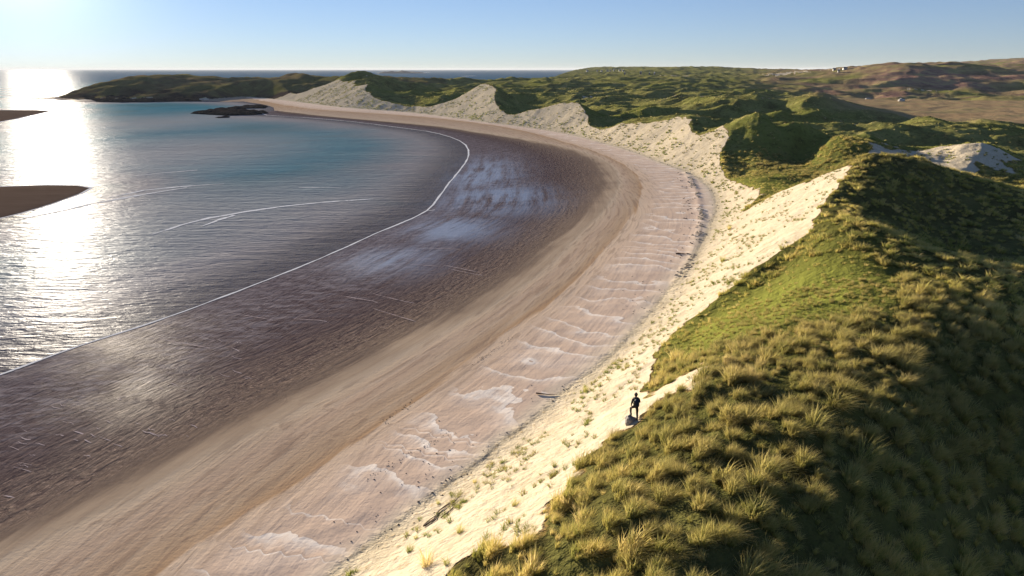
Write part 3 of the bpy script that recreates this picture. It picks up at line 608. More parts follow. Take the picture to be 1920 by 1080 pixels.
# ------------------------------------------------------------------ marram grass
def tuft_mesh(name, blades, h, spread, width, seed, segs=3, lean=(0, 0)):
    rd = random.Random(seed); vs, fs, sh = [], [], []
    for _ in range(blades):
        a = rd.uniform(0, 2*math.pi); r0 = spread*.32*math.sqrt(rd.random()); bx, by = r0*math.cos(a), r0*math.sin(a)
        a2 = a+rd.gauss(0, .7); L = h*rd.uniform(.55, 1.12); out = spread*rd.uniform(.25, 1.1)
        tone = rd.random(); w_ = width*rd.uniform(.7, 1.3); droop = rd.uniform(.02, .30)*L; sd_ = a2+math.pi/2+rd.gauss(0, .6); base = len(vs)
        for k_ in range(segs+1):
            t_ = k_/segs; o_ = out*t_**1.7
            x = bx+math.cos(a2)*o_+lean[0]*t_*t_; y = by+math.sin(a2)*o_+lean[1]*t_*t_; z = -.08+L*(t_)*(1-.18*t_)-droop*t_**3
            ww = w_*(1-t_**2*.9)*.5
            if k_ < segs:
                vs += [(x-math.cos(sd_)*ww, y-math.sin(sd_)*ww, z), (x+math.cos(sd_)*ww, y+math.sin(sd_)*ww, z)]; sh += [(tone, t_)]*2
            else: vs.append((x, y, z)); sh.append((tone, t_))
        for k_ in range(segs-1):
            i = base+2*k_; fs.append((i, i+1, i+3, i+2))
        i = base+2*(segs-1); fs.append((i, i+1, i+2))
    me = bpy.data.meshes.new(name); me.from_pydata(vs, [], fs); at = me.attributes.new('blade', 'FLOAT_COLOR', 'POINT')
    at.data.foreach_set('color', np.array([(a, b_, 0, 1) for a, b_ in sh], np.float32).ravel()); return me
def grass_mat(name, ramp, trans=.58):
    t = NT(name); s_ = t.n('ShaderNodeSeparateColor'); t.l(t.attr('blade').outputs['Color'], s_.inputs[0]); oi = t.n('ShaderNodeObjectInfo')
    g = t.n('ShaderNodeNewGeometry'); patch = t.noise(g.outputs['Position'], .16, 3, .6); wide = t.noise(g.outputs['Position'], .022, 4, .6)
    f = t.math('ADD', t.math('MULTIPLY', s_.outputs[0], .35), t.math('MULTIPLY', oi.outputs['Random'], .55)); f = t.math('ADD', f, t.math('MULTIPLY', t.math('SUBTRACT', patch, .42), 1.0), clamp=True)
    c = t.ramp(f, ramp); c = t.mix(t.math('MULTIPLY', t.rng_(wide, .46, .62), .45), c, (.16, .125, .055)); c = t.mix(t.math('MULTIPLY', t.rng_(wide, .46, .34), .35), c, (.30, .36, .05)); c = t.mix(t.math('MULTIPLY', t.rng_(s_.outputs[1], .35, 0), .6), c, (.07, .05, .025)); c = t.mix(t.math('MULTIPLY', t.rng_(s_.outputs[1], .45, 1), .40), c, (.86, .70, .34))  # last mix: straw tips, brightened in colour for sunlit contrast
    d = t.n('ShaderNodeBsdfDiffuse'); t.l(c, d.inputs[0]); tl = t.n('ShaderNodeBsdfTranslucent'); t.l(c, tl.inputs[0])
    mx = t.n('ShaderNodeMixShader'); mx.inputs[0].default_value = trans; t.l(d.outputs[0], mx.inputs[1]); t.l(tl.outputs[0], mx.inputs[2])
    t.l(mx.outputs[0], t.out.inputs[0]); return t.m
GRM = grass_mat('marram', [(0, (.13, .17, .04)), (.3, (.30, .31, .07)), (.6, (.58, .49, .13)), (.85, (.76, .60, .22)), (1, (.82, .65, .32))])
GRF = grass_mat('far_dune_grass', [(0, (.15, .155, .045)), (.3, (.29, .28, .08)), (.6, (.46, .41, .14)), (.85, (.56, .47, .21)), (1, (.62, .50, .27))])
GRS = grass_mat('slope_marram', [(0, (.10, .15, .02)), (.5, (.19, .22, .04)), (1, (.34, .27, .10))])
def lib(name, meshes, mat):
    c = bpy.data.collections.new(name)
    for i, me in enumerate(meshes):
        me.materials.append(mat); o = bpy.data.objects.new('%s_%02d' % (name, i), me); c.objects.link(o)
    return c
near_lib = lib('near_tufts', [tuft_mesh('t', 80, 1.05, .55, .026, s, 3, (.28, .14)) for s in range(4)]+[tuft_mesh('t', 60, .85, .65, .024, 40+s, 3, (.34, .10)) for s in range(2)], GRM)
mid_lib = lib('mid_tufts', [tuft_mesh('t', 34, .9, .7, .055, 10+s, 2, (.1, .05)) for s in range(4)], GRM)
far_lib = lib('far_tufts', [tuft_mesh('t', 16, .9, .9, .16, 20+s, 2) for s in range(4)], GRF)
sl_lib = lib('slope_tufts', [tuft_mesh('t', 36, .6, .5, .03, 30+s, 2, (.08, .05)) for s in range(3)], GRS)
sf_lib = lib('slope_far_tufts', [tuft_mesh('t', 14, .6, .6, .12, 36+s, 2) for s in range(3)], GRS)
PERSON_AT = hit(1190, 790)
def scatter(name, co, rz, scl, tilt, coll, label, cat='grass'):
    px_, py_, _ = PERSON_AT; t_ = np.clip((py_-co[:, 1])/1.9, 0, 1); ok = np.hypot(co[:, 0]-(px_-t_*1.9*px_/py_-.05), co[:, 1]-(py_-t_*1.9)) > .75   # trodden spot where the person stands
    co, rz, scl, tilt = co[ok], rz[ok], scl[ok], tilt[ok]
    n = len(co); me = bpy.data.meshes.new(name); me.vertices.add(n); me.vertices.foreach_set('co', co.astype(np.float32).ravel())
    at = me.attributes.new('rot', 'FLOAT_VECTOR', 'POINT'); at.data.foreach_set('vector', np.stack([tilt[:, 0], tilt[:, 1], rz], 1).astype(np.float32).ravel())
    at = me.attributes.new('scl', 'FLOAT_VECTOR', 'POINT'); at.data.foreach_set('vector', scl.astype(np.float32).ravel())
    o = bpy.data.objects.new(name, me); COL.objects.link(o)
    ng = bpy.data.node_groups.new(name+'_nodes', 'GeometryNodeTree')
    ng.interface.new_socket('Geometry', in_out='INPUT', socket_type='NodeSocketGeometry'); ng.interface.new_socket('Geometry', in_out='OUTPUT', socket_type='NodeSocketGeometry')
    gi = ng.nodes.new('NodeGroupInput'); go = ng.nodes.new('NodeGroupOutput'); ci = ng.nodes.new('GeometryNodeCollectionInfo'); ci.inputs['Collection'].default_value = coll
    ci.inputs['Separate Children'].default_value = True; ci.inputs['Reset Children'].default_value = True
    ip = ng.nodes.new('GeometryNodeInstanceOnPoints'); ip.inputs['Pick Instance'].default_value = True
    ra = ng.nodes.new('GeometryNodeInputNamedAttribute'); ra.data_type = 'FLOAT_VECTOR'; ra.inputs[0].default_value = 'rot'
    sa = ng.nodes.new('GeometryNodeInputNamedAttribute'); sa.data_type = 'FLOAT_VECTOR'; sa.inputs[0].default_value = 'scl'
    er = ng.nodes.new('FunctionNodeEulerToRotation')
    L = ng.links.new; L(gi.outputs[0], ip.inputs['Points']); L(ci.outputs[0], ip.inputs['Instance']); L(ra.outputs[0], er.inputs[0]); L(er.outputs[0], ip.inputs['Rotation']); L(sa.outputs[0], ip.inputs['Scale'])
    L(ip.outputs[0], go.inputs[0]); md = o.modifiers.new('grass', 'NODES'); md.node_group = ng
    tag(o, label, cat, None, 'stuff'); return o
def polar_pts(n, r0, r1, a0=-40, a1=44):
    r = np.sqrt(rng.random(n)*(r1*r1-r0*r0)+r0*r0); a = np.radians(rng.uniform(a0, a1, n)); return r*np.sin(a), r*np.cos(a), r
def grass_zone(name, n, r0, r1, coll, smin, smax, label, thr=.60, follow=True, a0=-40):
    x, y, r = polar_pts(n, r0, r1, a0); s_ = samp(sandy, x, y)+(samp(head, x, y) > .5); f = samp(DF, x, y); hm = samp(hum, x, y); lu = samp(lush, x, y); mo = samp(moor, x, y); hd = samp(head, x, y); rk = samp(rocky, x, y)
    keep = (f > .3) & (s_+rng.normal(0, .10, n) < thr) & (mo < .5) & (rk < .6)
    if follow: keep &= (hm+rng.normal(0, .12, n) > .05) | (lu > .4)
    x, y, r, hm, lu = x[keep], y[keep], r[keep], hm[keep], lu[keep]; z = height_at(x, y)-.03; m = len(x)
    s = rng.uniform(smin, smax, m)*np.where(lu > .35, .55, 1)*(1+.35*np.clip(hm, -1, 1)*(1 if follow else 0)); scl = np.stack([s, s, s*rng.uniform(.85, 1.15, m)], 1)
    return scatter(name, np.stack([x, y, z], 1), rng.normal(0, .7, m), scl, rng.normal(0, .12, (m, 2)), coll, label)
def clump_zone(name, step, r0, r1, coll, per, sprd, smin, smax, label):
    g1 = np.arange(-r1*.75, r1, step); g2 = np.arange(0, r1, step); cx, cy = np.meshgrid(g1, g2); cx = cx.ravel(); cy = cy.ravel()
    cx = cx+rng.normal(0, step*.42, len(cx)); cy = cy+rng.normal(0, step*.42, len(cy)); r = np.hypot(cx, cy); a = np.degrees(np.arctan2(cx, cy))
    s_ = samp(sandy, cx, cy)+(samp(head, cx, cy) > .5); m = (r > r0) & (r < r1) & (a > -40) & (a < 44) & (samp(DF, cx, cy) > .3) & (s_ < .58) & (samp(lush, cx, cy) < .45)
    cx, cy = cx[m], cy[m]; n = len(cx); big_ = np.clip(rng.lognormal(0, .30, n), .5, 1.6); ln = rng.normal(0, .35, n)
    X_, Y_, S_, A_ = [], [], [], []
    for k_ in range(per):
        ang = rng.uniform(0, 6.28, n); rr = sprd*big_*np.sqrt(rng.random(n)); X_.append(cx+rr*np.cos(ang)); Y_.append(cy+rr*np.sin(ang)*.8); S_.append(big_*rng.uniform(smin, smax, n)*(1-.25*rr/sprd)); A_.append(ln+rng.normal(0, .45, n))
    # low growth between the clumps and the short lawn
    nf = int(n*per*.35); x, y, r = polar_pts(nf*6, r0, r1); lu = samp(lush, x, y); k2 = (samp(DF, x, y) > .3) & (samp(sandy, x, y) < .6) & (samp(head, x, y) < .5) & ((lu > .3) | (rng.random(len(x)) < .45)); x, y = x[k2], y[k2]
    X_.append(x); Y_.append(y); S_.append(rng.uniform(.32, .5, len(x))); A_.append(rng.normal(0, .8, len(x)))
    X_, Y_, S_, A_ = map(np.concatenate, (X_, Y_, S_, A_)); m = len(X_)
    return scatter(name, np.stack([X_, Y_, height_at(X_, Y_)-.03], 1), A_, np.stack([S_, S_, S_*rng.uniform(.9, 1.15, m)], 1), rng.normal(0, .10, (m, 2)), coll, label)
clump_zone('near_marram_grass', 1.10, 11, 62, near_lib, 6, .27, .70, 1.10, 'thick marram grass tufts covering the near dune top')
clump_zone('middle_marram_grass', 1.45, 62, 190, mid_lib, 4, .42, .62, 1.0, 'marram grass covering the dunes in the middle distance')
grass_zone('far_marram_grass', 42000, 190, 620, far_lib, .4, .75, 'dune grass covering the far dunes behind the beach')
# sparse plants on the bare faces
def slope_zone(name, n, r0, r1, coll, smin, smax, label):
    x, y, r = polar_pts(n, r0, r1, -30); s_ = samp(sandy, x, y); f = samp(DF, x, y); dw_ = f; cl = fbm(x*.8+y*.3, (y-x)*.45, 3.2, 2, .6, 50) if r1 < 150 else fbm(x, y, 9.0, 2, .6, 50)
    cl = cl+.28*(f < 4)-.10*(f > 9)*(r1 < 150)
    keep = (f > 1.0) & (s_ > .8) & (cl+rng.normal(0, .18, n) > (.16 if r1 < 150 else .03)) & (samp(head, x, y) < .5); x, y = x[keep], y[keep]; m = len(x); z = height_at(x, y)-.03
    s = rng.uniform(smin, smax, m); return scatter(name, np.stack([x, y, z], 1), rng.uniform(0, 6.28, m), np.stack([s, s, s], 1), rng.normal(0, .15, (m, 2)), coll, label)
slope_zone('near_slope_grass', 26000, 15, 130, sl_lib, .35, .95, 'sparse green grass sprouting on the near sand slope')
slope_zone('far_slope_grass', 120000, 130, 620, sf_lib, .7, 1.4, 'sparse grass dotted over the far sand slopes')

# ------------------------------------------------------------------ single tufts on the near sand face
TM = [tuft_mesh('grass_tuft', 90, 1.0, .55, .018, 60+s, 3, (.12, .08)) for s in range(3)]
for me in TM: me.materials.append(GRM)
for k_, (px, py, s_, lab) in enumerate([(768, 1035, .7, 'small upright grass tuft at the foot of the near sand slope'), (800, 1060, 1.25, 'largest grass tuft on the sand slope at the bottom edge'),
        (838, 1058, .6, 'thin grass tuft just right of the largest one at the bottom edge'), (780, 1010, .45, 'small dark tuft above the dark fallen roots'), (862, 998, .75, 'grass tuft halfway up the sand slope near the bottom'),
        (965, 948, .7, 'reddish grass tuft below the grassy dune edge on sand'), (1040, 875, .6, 'wide grass tuft on sand left of the dune edge'), (822, 945, .5, 'narrow green tuft beside dark roots at the slope foot'),
        (890, 905, .5, 'low tuft on pale sand by the lower beach edge'), (1098, 735, .95, 'long green tuft strip on sand left of the standing person'), (1175, 690, .8, 'yellow green tuft on the sand above and left of the person'),
        (1368, 430, 1.2, 'bright green clump on sand below the vegetated saddle'), (1355, 490, 1.3, 'isolated green clump low on the sand face beside the beach')]):
    x, y, z = hit(px, py); o = bpy.data.objects.new('grass_tuft', TM[k_ % 3]); COL.objects.link(o); o.location = (x, y, z-.03); o.scale = (s_, s_, s_); o.rotation_euler = (0, 0, k_*1.3)
    tag(o, lab, 'grass tuft', 'single grass tufts on the sand slope')

# ------------------------------------------------------------------ rocks
RK = NT('dark_rock')
def rock_mat():
    t = RK; g = t.n('ShaderNodeNewGeometry'); pos = g.outputs['Position']; z = t.n('ShaderNodeSeparateXYZ'); t.l(pos, z.inputs[0])
    n1 = t.noise(pos, .25, 6, .8); c = t.ramp(n1, [(.3, (.015, .012, .012)), (.5, (.045, .035, .030)), (.62, (.12, .075, .05)), (.78, (.24, .19, .15))])
    c = t.mix(t.rng_(z.outputs[2], .9, .2), c, (.012, .010, .011)); p = t.n('ShaderNodeBsdfDiffuse'); t.l(c, p.inputs['Color'])
    t.l(t.bump(n1, .8, .6), p.inputs['Normal']); t.l(p.outputs[0], t.out.inputs[0]); return t.m
ROCKM = rock_mat()
def reef(pxs, hgt, label, seed):
    """rough low slab of rock: outline on the water, broken top"""
    pl = spline([P(x, y, 0) for x, y in pxs]); lo = pl.min(0); hi = pl.max(0); n1, n2 = 90, 34
    gx, gy = np.meshgrid(np.linspace(lo[0]-2, hi[0]+2, n1), np.linspace(lo[1]-2, hi[1]+2, n2)); closed = np.vstack([pl, pl[:1]])
    d, _, _ = pl_dist(gx, gy, closed); d = np.where(inside(gx, gy, pl), d, -d)
    zz = np.minimum(d*.5, hgt)*(1+.5*fbm(gx, gy, 14, 4, .6, seed))+.7*fbm(gx, gy, 6, 3, .6, seed+1)*sstep(0, 3, d)*hgt*.5; zz = np.where(d < 0, d*.6, np.maximum(zz, -.2))
    vs = np.stack([gx.ravel(), gy.ravel(), zz.ravel()], 1); fs = []
    for j in range(n2-1):
        for i in range(n1-1):
            if max(zz[j, i], zz[j+1, i], zz[j, i+1], zz[j+1, i+1]) > -1.5:
                a = j*n1+i; fs.append((a, a+1, a+n1+1, a+n1))
    return tag(mobj('rock_reef', vs, fs, ROCKM, smooth=False), label, 'rock', 'rocks in the bay')
reef([(355, 213), (385, 209), (420, 207), (450, 206), (480, 208), (505, 212), (470, 216), (430, 217), (395, 215.5)], 1.3, 'long low brown and black rock reef reaching into the bay', 1)
reef([(388, 207.5), (420, 205), (455, 200), (480, 198), (503, 199.5), (495, 203), (450, 204), (420, 207)], 1.2, 'dark narrow rock ledge just behind the larger reef', 5)
reef([(402, 220.5), (415, 220), (432, 218.5), (430, 220.5), (410, 221.5)], .8, 'small black rock strip awash in front of the reef', 9)
reef([(140, 187), (170, 184), (240, 185), (320, 185), (380, 186), (380, 190), (300, 191), (230, 192), (180, 191)], 2.2, 'dark wave washed rock shelf under the headland', 14)
def boulder(loc, s, mat, label, seed, sq=(1, 1, .7)):
    bm = bmesh.new(); bmesh.ops.create_icosphere(bm, subdivisions=3, radius=1)
    for v in bm.verts:
        n_ = v.co.normalized(); f = 1+.28*float(perlin(np.array([n_.x*1.4+seed]), np.array([n_.y*1.4+n_.z]))[0])+.10*float(perlin(np.array([n_.x*4+seed]), np.array([n_.y*4-n_.z*3]))[0]); v.co = Vector((n_.x*sq[0], n_.y*sq[1], n_.z*sq[2]))*f*s
    me = bpy.data.meshes.new('boulder'); bm.to_mesh(me); bm.free(); me.materials.append(mat); o = bpy.data.objects.new('boulder', me); COL.objects.link(o); o.location = loc
    return tag(o, label, 'rock')
PALE = simple('pale_rock', (.45, .42, .38), .85, .3, 2, bump=.5); GREYR = simple('grey_rock', (.30, .27, .25), .9, .35, 3, bump=.6)
x, y, z = hit(1690, 190); boulder((x, y, z+.6), 2.2, PALE, 'lone pale boulder out on the flat brown moor', 2)
x, y, z = hit(1628, 186); boulder((x, y, z+.3), 1.8, PALE, 'pale flat stone lying on the moor left of the boulder', 4, (1.6, 1, .4))

# distant island on the horizon
IS = simple('island_rock', (.07, .075, .075), .9, .3, .01)
def island():
    cx, cy = P(752, 137.6, 0); n1, n2 = 70, 12; gx, gy = np.meshgrid(np.linspace(-1, 1, n1), np.linspace(-1, 1, n2)); r2 = gx**2+gy**2
    zz = np.clip(1-r2, -.2, 1)**.8*18*(.55+.6*fbm(gx*3, gy*1.0, 1.2, 4, .6)) if False else np.where(r2 < 1, np.sqrt(np.clip(1-r2, 0, 1))*(13+9*fbm(gx*3, gy, 1.1, 4, .6)), -2)
    vs = np.stack([cx+gx.ravel()*172, cy+gy.ravel()*90, zz.ravel()], 1); fs = [(j*n1+i, j*n1+i+1, (j+1)*n1+i+1, (j+1)*n1+i) for j in range(n2-1) for i in range(n1-1)]
    return tag(mobj('island', vs, fs, IS, smooth=True), 'low dark island on the sea horizon behind the tallest dune', 'island', None, 'structure')
island()

# ------------------------------------------------------------------ white cottages on the far hills
WHITE = simple('white_render', (.80, .79, .76), .8, .05, 1); SLATE = simple('slate_roof', (.10, .10, .11), .7, .2, 1); PANE = simple('window_glass', (.03, .035, .045), .15, .1, 1, .6); DOORM = simple('door_paint', (.12, .05, .04), .5, .1, 2)
def cottage(px, py, s_, w_, label, rz, t=None):
    x, y, z = hit(px, py); r = empty('cottage', (x, y, z-.3), rz); L = w_*y/1280; D, hh_, rh = L*.5, max(2.6, s_*1.1*y/1280), max(1.2, s_*.8*y/1280)
    tag(r, label, 'house', 'white cottages on the far hills')
    vs = [(-L/2, -D/2, 0), (L/2, -D/2, 0), (L/2, D/2, 0), (-L/2, D/2, 0), (-L/2, -D/2, hh_), (L/2, -D/2, hh_), (L/2, D/2, hh_), (-L/2, D/2, hh_), (-L/2, 0, hh_+rh), (L/2, 0, hh_+rh)]
    mobj('wall', vs, [(0, 1, 5, 4), (1, 2, 6, 9, 5), (2, 3, 7, 6), (3, 0, 4, 8, 7)], WHITE, r)
    e = .35; rv = []
    for sy in (-1, 1):
        b0 = len(rv); yy = sy*(D/2+e); zz0 = hh_-e*rh/(D/2)+.08
        rv += [(-L/2-e, yy, zz0), (L/2+e, yy, zz0), (L/2+e, 0, hh_+rh+.08), (-L/2-e, 0, hh_+rh+.08)]
        rv += [(a[0], a[1], a[2]+.22) for a in rv[b0:b0+4]]
    rf = []
    for b0 in (0, 8): rf += [(b0, b0+1, b0+2, b0+3), (b0+4, b0+5, b0+6, b0+7), (b0, b0+1, b0+5, b0+4), (b0+1, b0+2, b0+6, b0+5), (b0+3, b0, b0+4, b0+7)]
    ro = mobj('roof', rv, rf, SLATE, r)
    def bx(name, x0, x1, y0, y1, z0, z1, m, par):
        v = [(a, b_, c) for c in (z0, z1) for b_ in (y0, y1) for a in (x0, x1)]; return mobj(name, v, [(0, 1, 3, 2), (4, 5, 7, 6), (0, 1, 5, 4), (2, 3, 7, 6), (0, 2, 6, 4), (1, 3, 7, 5)], m, par)
    for cx in (-L*.42, L*.42): bx('chimney', cx-.3, cx+.3, -.3, .3, hh_+rh*.7, hh_+rh+1.1, WHITE, ro)
    for cx in (-L*.3, L*.3): bx('window', cx-.45, cx+.45, -D/2-.04, -D/2+.02, hh_*.35, hh_*.75, PANE, r)
    bx('door', -.55, .55, -D/2-.05, -D/2+.02, 0.02, hh_*.7, DOORM, r)
for px, py, s_, w_, lab in [(1101, 134.5, 1.6, 3.6, 'lone white cottage at the left end of the far ridge'), (1120, 134.8, 1.0, 2.2, 'small white cottage second from the left on the far ridge'), (1128, 134.8, 1.1, 2.6, 'white cottage close to the right of the small second one'),
        (1139, 134.0, 1.0, 3.4, 'long low white house in the middle of the far row'), (1144.5, 134.2, 1.0, 2, 'short white house touching the long low one'), (1151, 133.5, 1.0, 2, 'small house between the long low house and the tall bright one'),
        (1162, 133.6, 1.7, 3.4, 'tallest brightest white house on the far ridge'), (1168, 133.8, 1.1, 2.6, 'white house just right of the tallest bright one'), (1201, 139.5, 1.2, 2.6, 'white cottage alone below the purple slope'), (1217.5, 140.5, 1.4, 1.6, 'narrow white gable house right of the purple slope'),
        (1227, 140.5, 1.2, 1.6, 'narrow white house beside the dark dune on the ridge'), (1171, 140.5, 1.2, 1.8, 'small white cottage low behind the grassy mound'), (1564, 132.5, 1.2, 4.5, 'white house on the skyline left of the heather hill'),
        (1572, 135.5, 1.0, 3, 'white cottage a little below the skyline by the heather hill'), (1584, 131.0, 1.2, 7, 'long white house highest on the shoulder of the heather hill')]:
    cottage(px, py, s_, w_, lab, random.uniform(-.3, .3))

# ------------------------------------------------------------------ beach litter
DARK = simple('wrack_weed', (.045, .03, .02), .8, .4, 3); WOODM = simple('root_wood', (.09, .06, .045), .85, .3, 4); CLOD = simple('sand_clod', (.50, .41, .29), .9, .2, 2, bump=.4)
def clods(name, line, n, spread, smin, smax, mat, label, cat, zoff=0):
    vs, fs = [], []; seg = np.linalg.norm(np.diff(line, axis=0), axis=1); cum = np.concatenate([[0], np.cumsum(seg)])
    for _ in range(n):
        s_ = random.random()**1.0*cum[-1]; i = min(len(seg)-1, int(np.searchsorted(cum, s_)-1)); i = max(0, i); p_ = line[i]+(line[i+1]-line[i])*((s_-cum[i])/max(seg[i], 1e-6))
        if perlin(np.array([s_*.11]), np.array([3.3+n]))[0] < -.12: continue
        x, y = p_[0]+random.gauss(0, spread), p_[1]+random.gauss(0, spread); z = float(height_at(x, y)); r_ = random.uniform(smin, smax)*(1+.006*math.hypot(x, y)); base = len(vs); ph = random.random()*6
        for k_ in range(6): vs.append((x+r_*1.6*math.cos(ph+k_*1.047)*random.uniform(.6, 1.2), y+r_*math.sin(ph+k_*1.047)*random.uniform(.6, 1.2), z-.02))
        for k_ in range(3): vs.append((x+r_*.6*math.cos(ph+k_*2.1), y+r_*.5*math.sin(ph+k_*2.1), z+r_*random.uniform(.4, .9)))
        a = base; fs += [(a, a+1, a+6), (a+1, a+2, a+7, a+6), (a+2, a+3, a+7), (a+3, a+4, a+8, a+7), (a+4, a+5, a+8), (a+5, a, a+6, a+8), (a+6, a+7, a+8)]
    return tag(mobj(name, vs, fs, mat), label, cat, None, 'stuff')
fl = FOOT[:np.argmax(FOOT[:, 1] > 420)]; offl = fl.copy()
clods('seaweed_wrack', offl, 380, .5, .02, .065, DARK, 'dark scraps of seaweed strewn along the foot of the dunes', 'seaweed')
clods('sand_clods', SCARP, 260, .35, .05, .15, CLOD, 'broken lumps of sand along the low scarp behind the beach', 'sand')
clods('scarp_weed', SCARP+np.array([-2.2, 0]), 110, 1.0, .03, .09, DARK, 'dark weed scattered before the low sand scarp', 'seaweed')
for nm, pts, dn in (('footprints', [(620, 852), (700, 805), (760, 762), (805, 735), (880, 690), (960, 630)], 240), ('footprints', [(690, 905), (745, 868), (800, 842), (840, 812)], 90), ('footprints', [(860, 1010), (930, 930), (1010, 850), (1080, 770)], 0)):
    if dn: clods(nm, spline([P(x, y, 1.2) for x, y in pts]), dn, .22, .012, .035, DARK, 'dotted trail of dark prints crossing the upper beach' if dn > 200 else 'short dotted trail of dark prints nearest the dune foot', 'tracks')
x0 = P(1000, 790, 1.4); clods('beach_pebbles', spline([P(x, y, 1.3) for x, y in [(650, 1040), (820, 890), (960, 790), (1080, 690), (1200, 560), (1260, 480)]]), 300, 1.6, .02, .05, DARK, 'small dark stones and crumbs on the upper beach', 'pebbles')
def tube(vs, fs, pts, r0, r1, n=5):
    prev = None
    for i, p_ in enumerate(pts):
        p_ = Vector(p_); t_ = i/(len(pts)-1); r_ = r0+(r1-r0)*t_; d = (Vector(pts[min(i+1, len(pts)-1)])-Vector(pts[max(i-1, 0)])).normalized()
        a = d.orthogonal().normalized(); b_ = d.cross(a); base = len(vs)
        for k_ in range(n): vs.append(tuple(p_+(a*math.cos(k_*2*math.pi/n)+b_*math.sin(k_*2*math.pi/n))*r_))
        if prev is not None:
            for k_ in range(n): fs.append((prev+k_, prev+(k_+1) % n, base+(k_+1) % n, base+k_))
        prev = base
    fs.append(tuple(range(prev, prev+n)))
def roots(pts, label, r_=.06, nbr=3):
    vs, fs = [], []; W = [hit(*p_) for p_ in pts]
    for b_ in range(nbr):
        q_ = []
        for i, (x, y, z) in enumerate(W):
            xx, yy = x+random.gauss(0, .12)+b_*.22*(i/len(W)), y+random.gauss(0, .12); q_.append((xx, yy, float(height_at(xx, yy))+.05+.06*random.random()))
        tube(vs, fs, q_, r_*(1-.25*b_), .015)
    return tag(mobj('exposed_root', vs, fs, WOODM, smooth=True), label, 'root')
roots([(797, 988), (812, 975), (822, 962), (838, 950), (852, 938)], 'long dark exposed roots trailing down the sand slope')
roots([(836, 968), (845, 958), (858, 948)], 'short dark root strands right of the long roots', .04, 2)
roots([(1008, 740), (1025, 741), (1050, 739)], 'dark driftwood stick lying on the upper beach near the slope', .07, 1)
roots([(1270, 476), (1280, 477), (1292, 476)], 'dark driftwood piece by the scarp at the back of the beach', .12, 2)

# ------------------------------------------------------------------ the person on the dune edge
SKIN = simple('skin', (.42, .25, .17), .5, .08, 8); JACK = simple('black_jacket', (.018, .018, .020), .7, .2, 12, bump=.2); TROU = simple('brown_trousers', (.040, .028, .026), .8, .2, 12, bump=.2)
HAIR = simple('dark_hair', (.03, .018, .012), .6, .3, 30); PACK = simple('navy_backpack', (.020, .022, .038), .6, .2, 10); BOOT = simple('dark_boots', (.03, .024, .02), .6, .2, 8)
def skinned(name, verts, edges, radii, mats, parent, root=0, sub=2, mat_fn=None):
    me = bpy.data.meshes.new(name); me.from_pydata(verts, edges, []); o = bpy.data.objects.new(name, me); COL.objects.link(o)
    md = o.modifiers.new('skin', 'SKIN'); md.use_smooth_shade = True; md.branch_smoothing = .5
    sv = me.skin_vertices[0].data if me.skin_vertices else None
    if sv is None:
        bm = bmesh.new(); bm.from_mesh(me); bm.verts.layers.skin.verify(); bm.to_mesh(me); bm.free(); sv = me.skin_vertices[0].data
    for i, r_ in enumerate(radii): sv[i].radius = (r_, r_) if not isinstance(r_, tuple) else r_; sv[i].use_root = (i == root)
    ms = o.modifiers.new('sub', 'SUBSURF'); ms.levels = sub; ms.render_levels = sub
    dg = bpy.context.evaluated_depsgraph_get(); me2 = bpy.data.meshes.new_from_object(o.evaluated_get(dg)); o.modifiers.clear(); o.data = me2
    me2.materials.clear()
    for m in mats: me2.materials.append(m)
    if mat_fn:
        for p_ in me2.polygons: p_.material_index = mat_fn(p_.center)
    for p_ in me2.polygons: p_.use_smooth = True
    o.parent = parent; return o
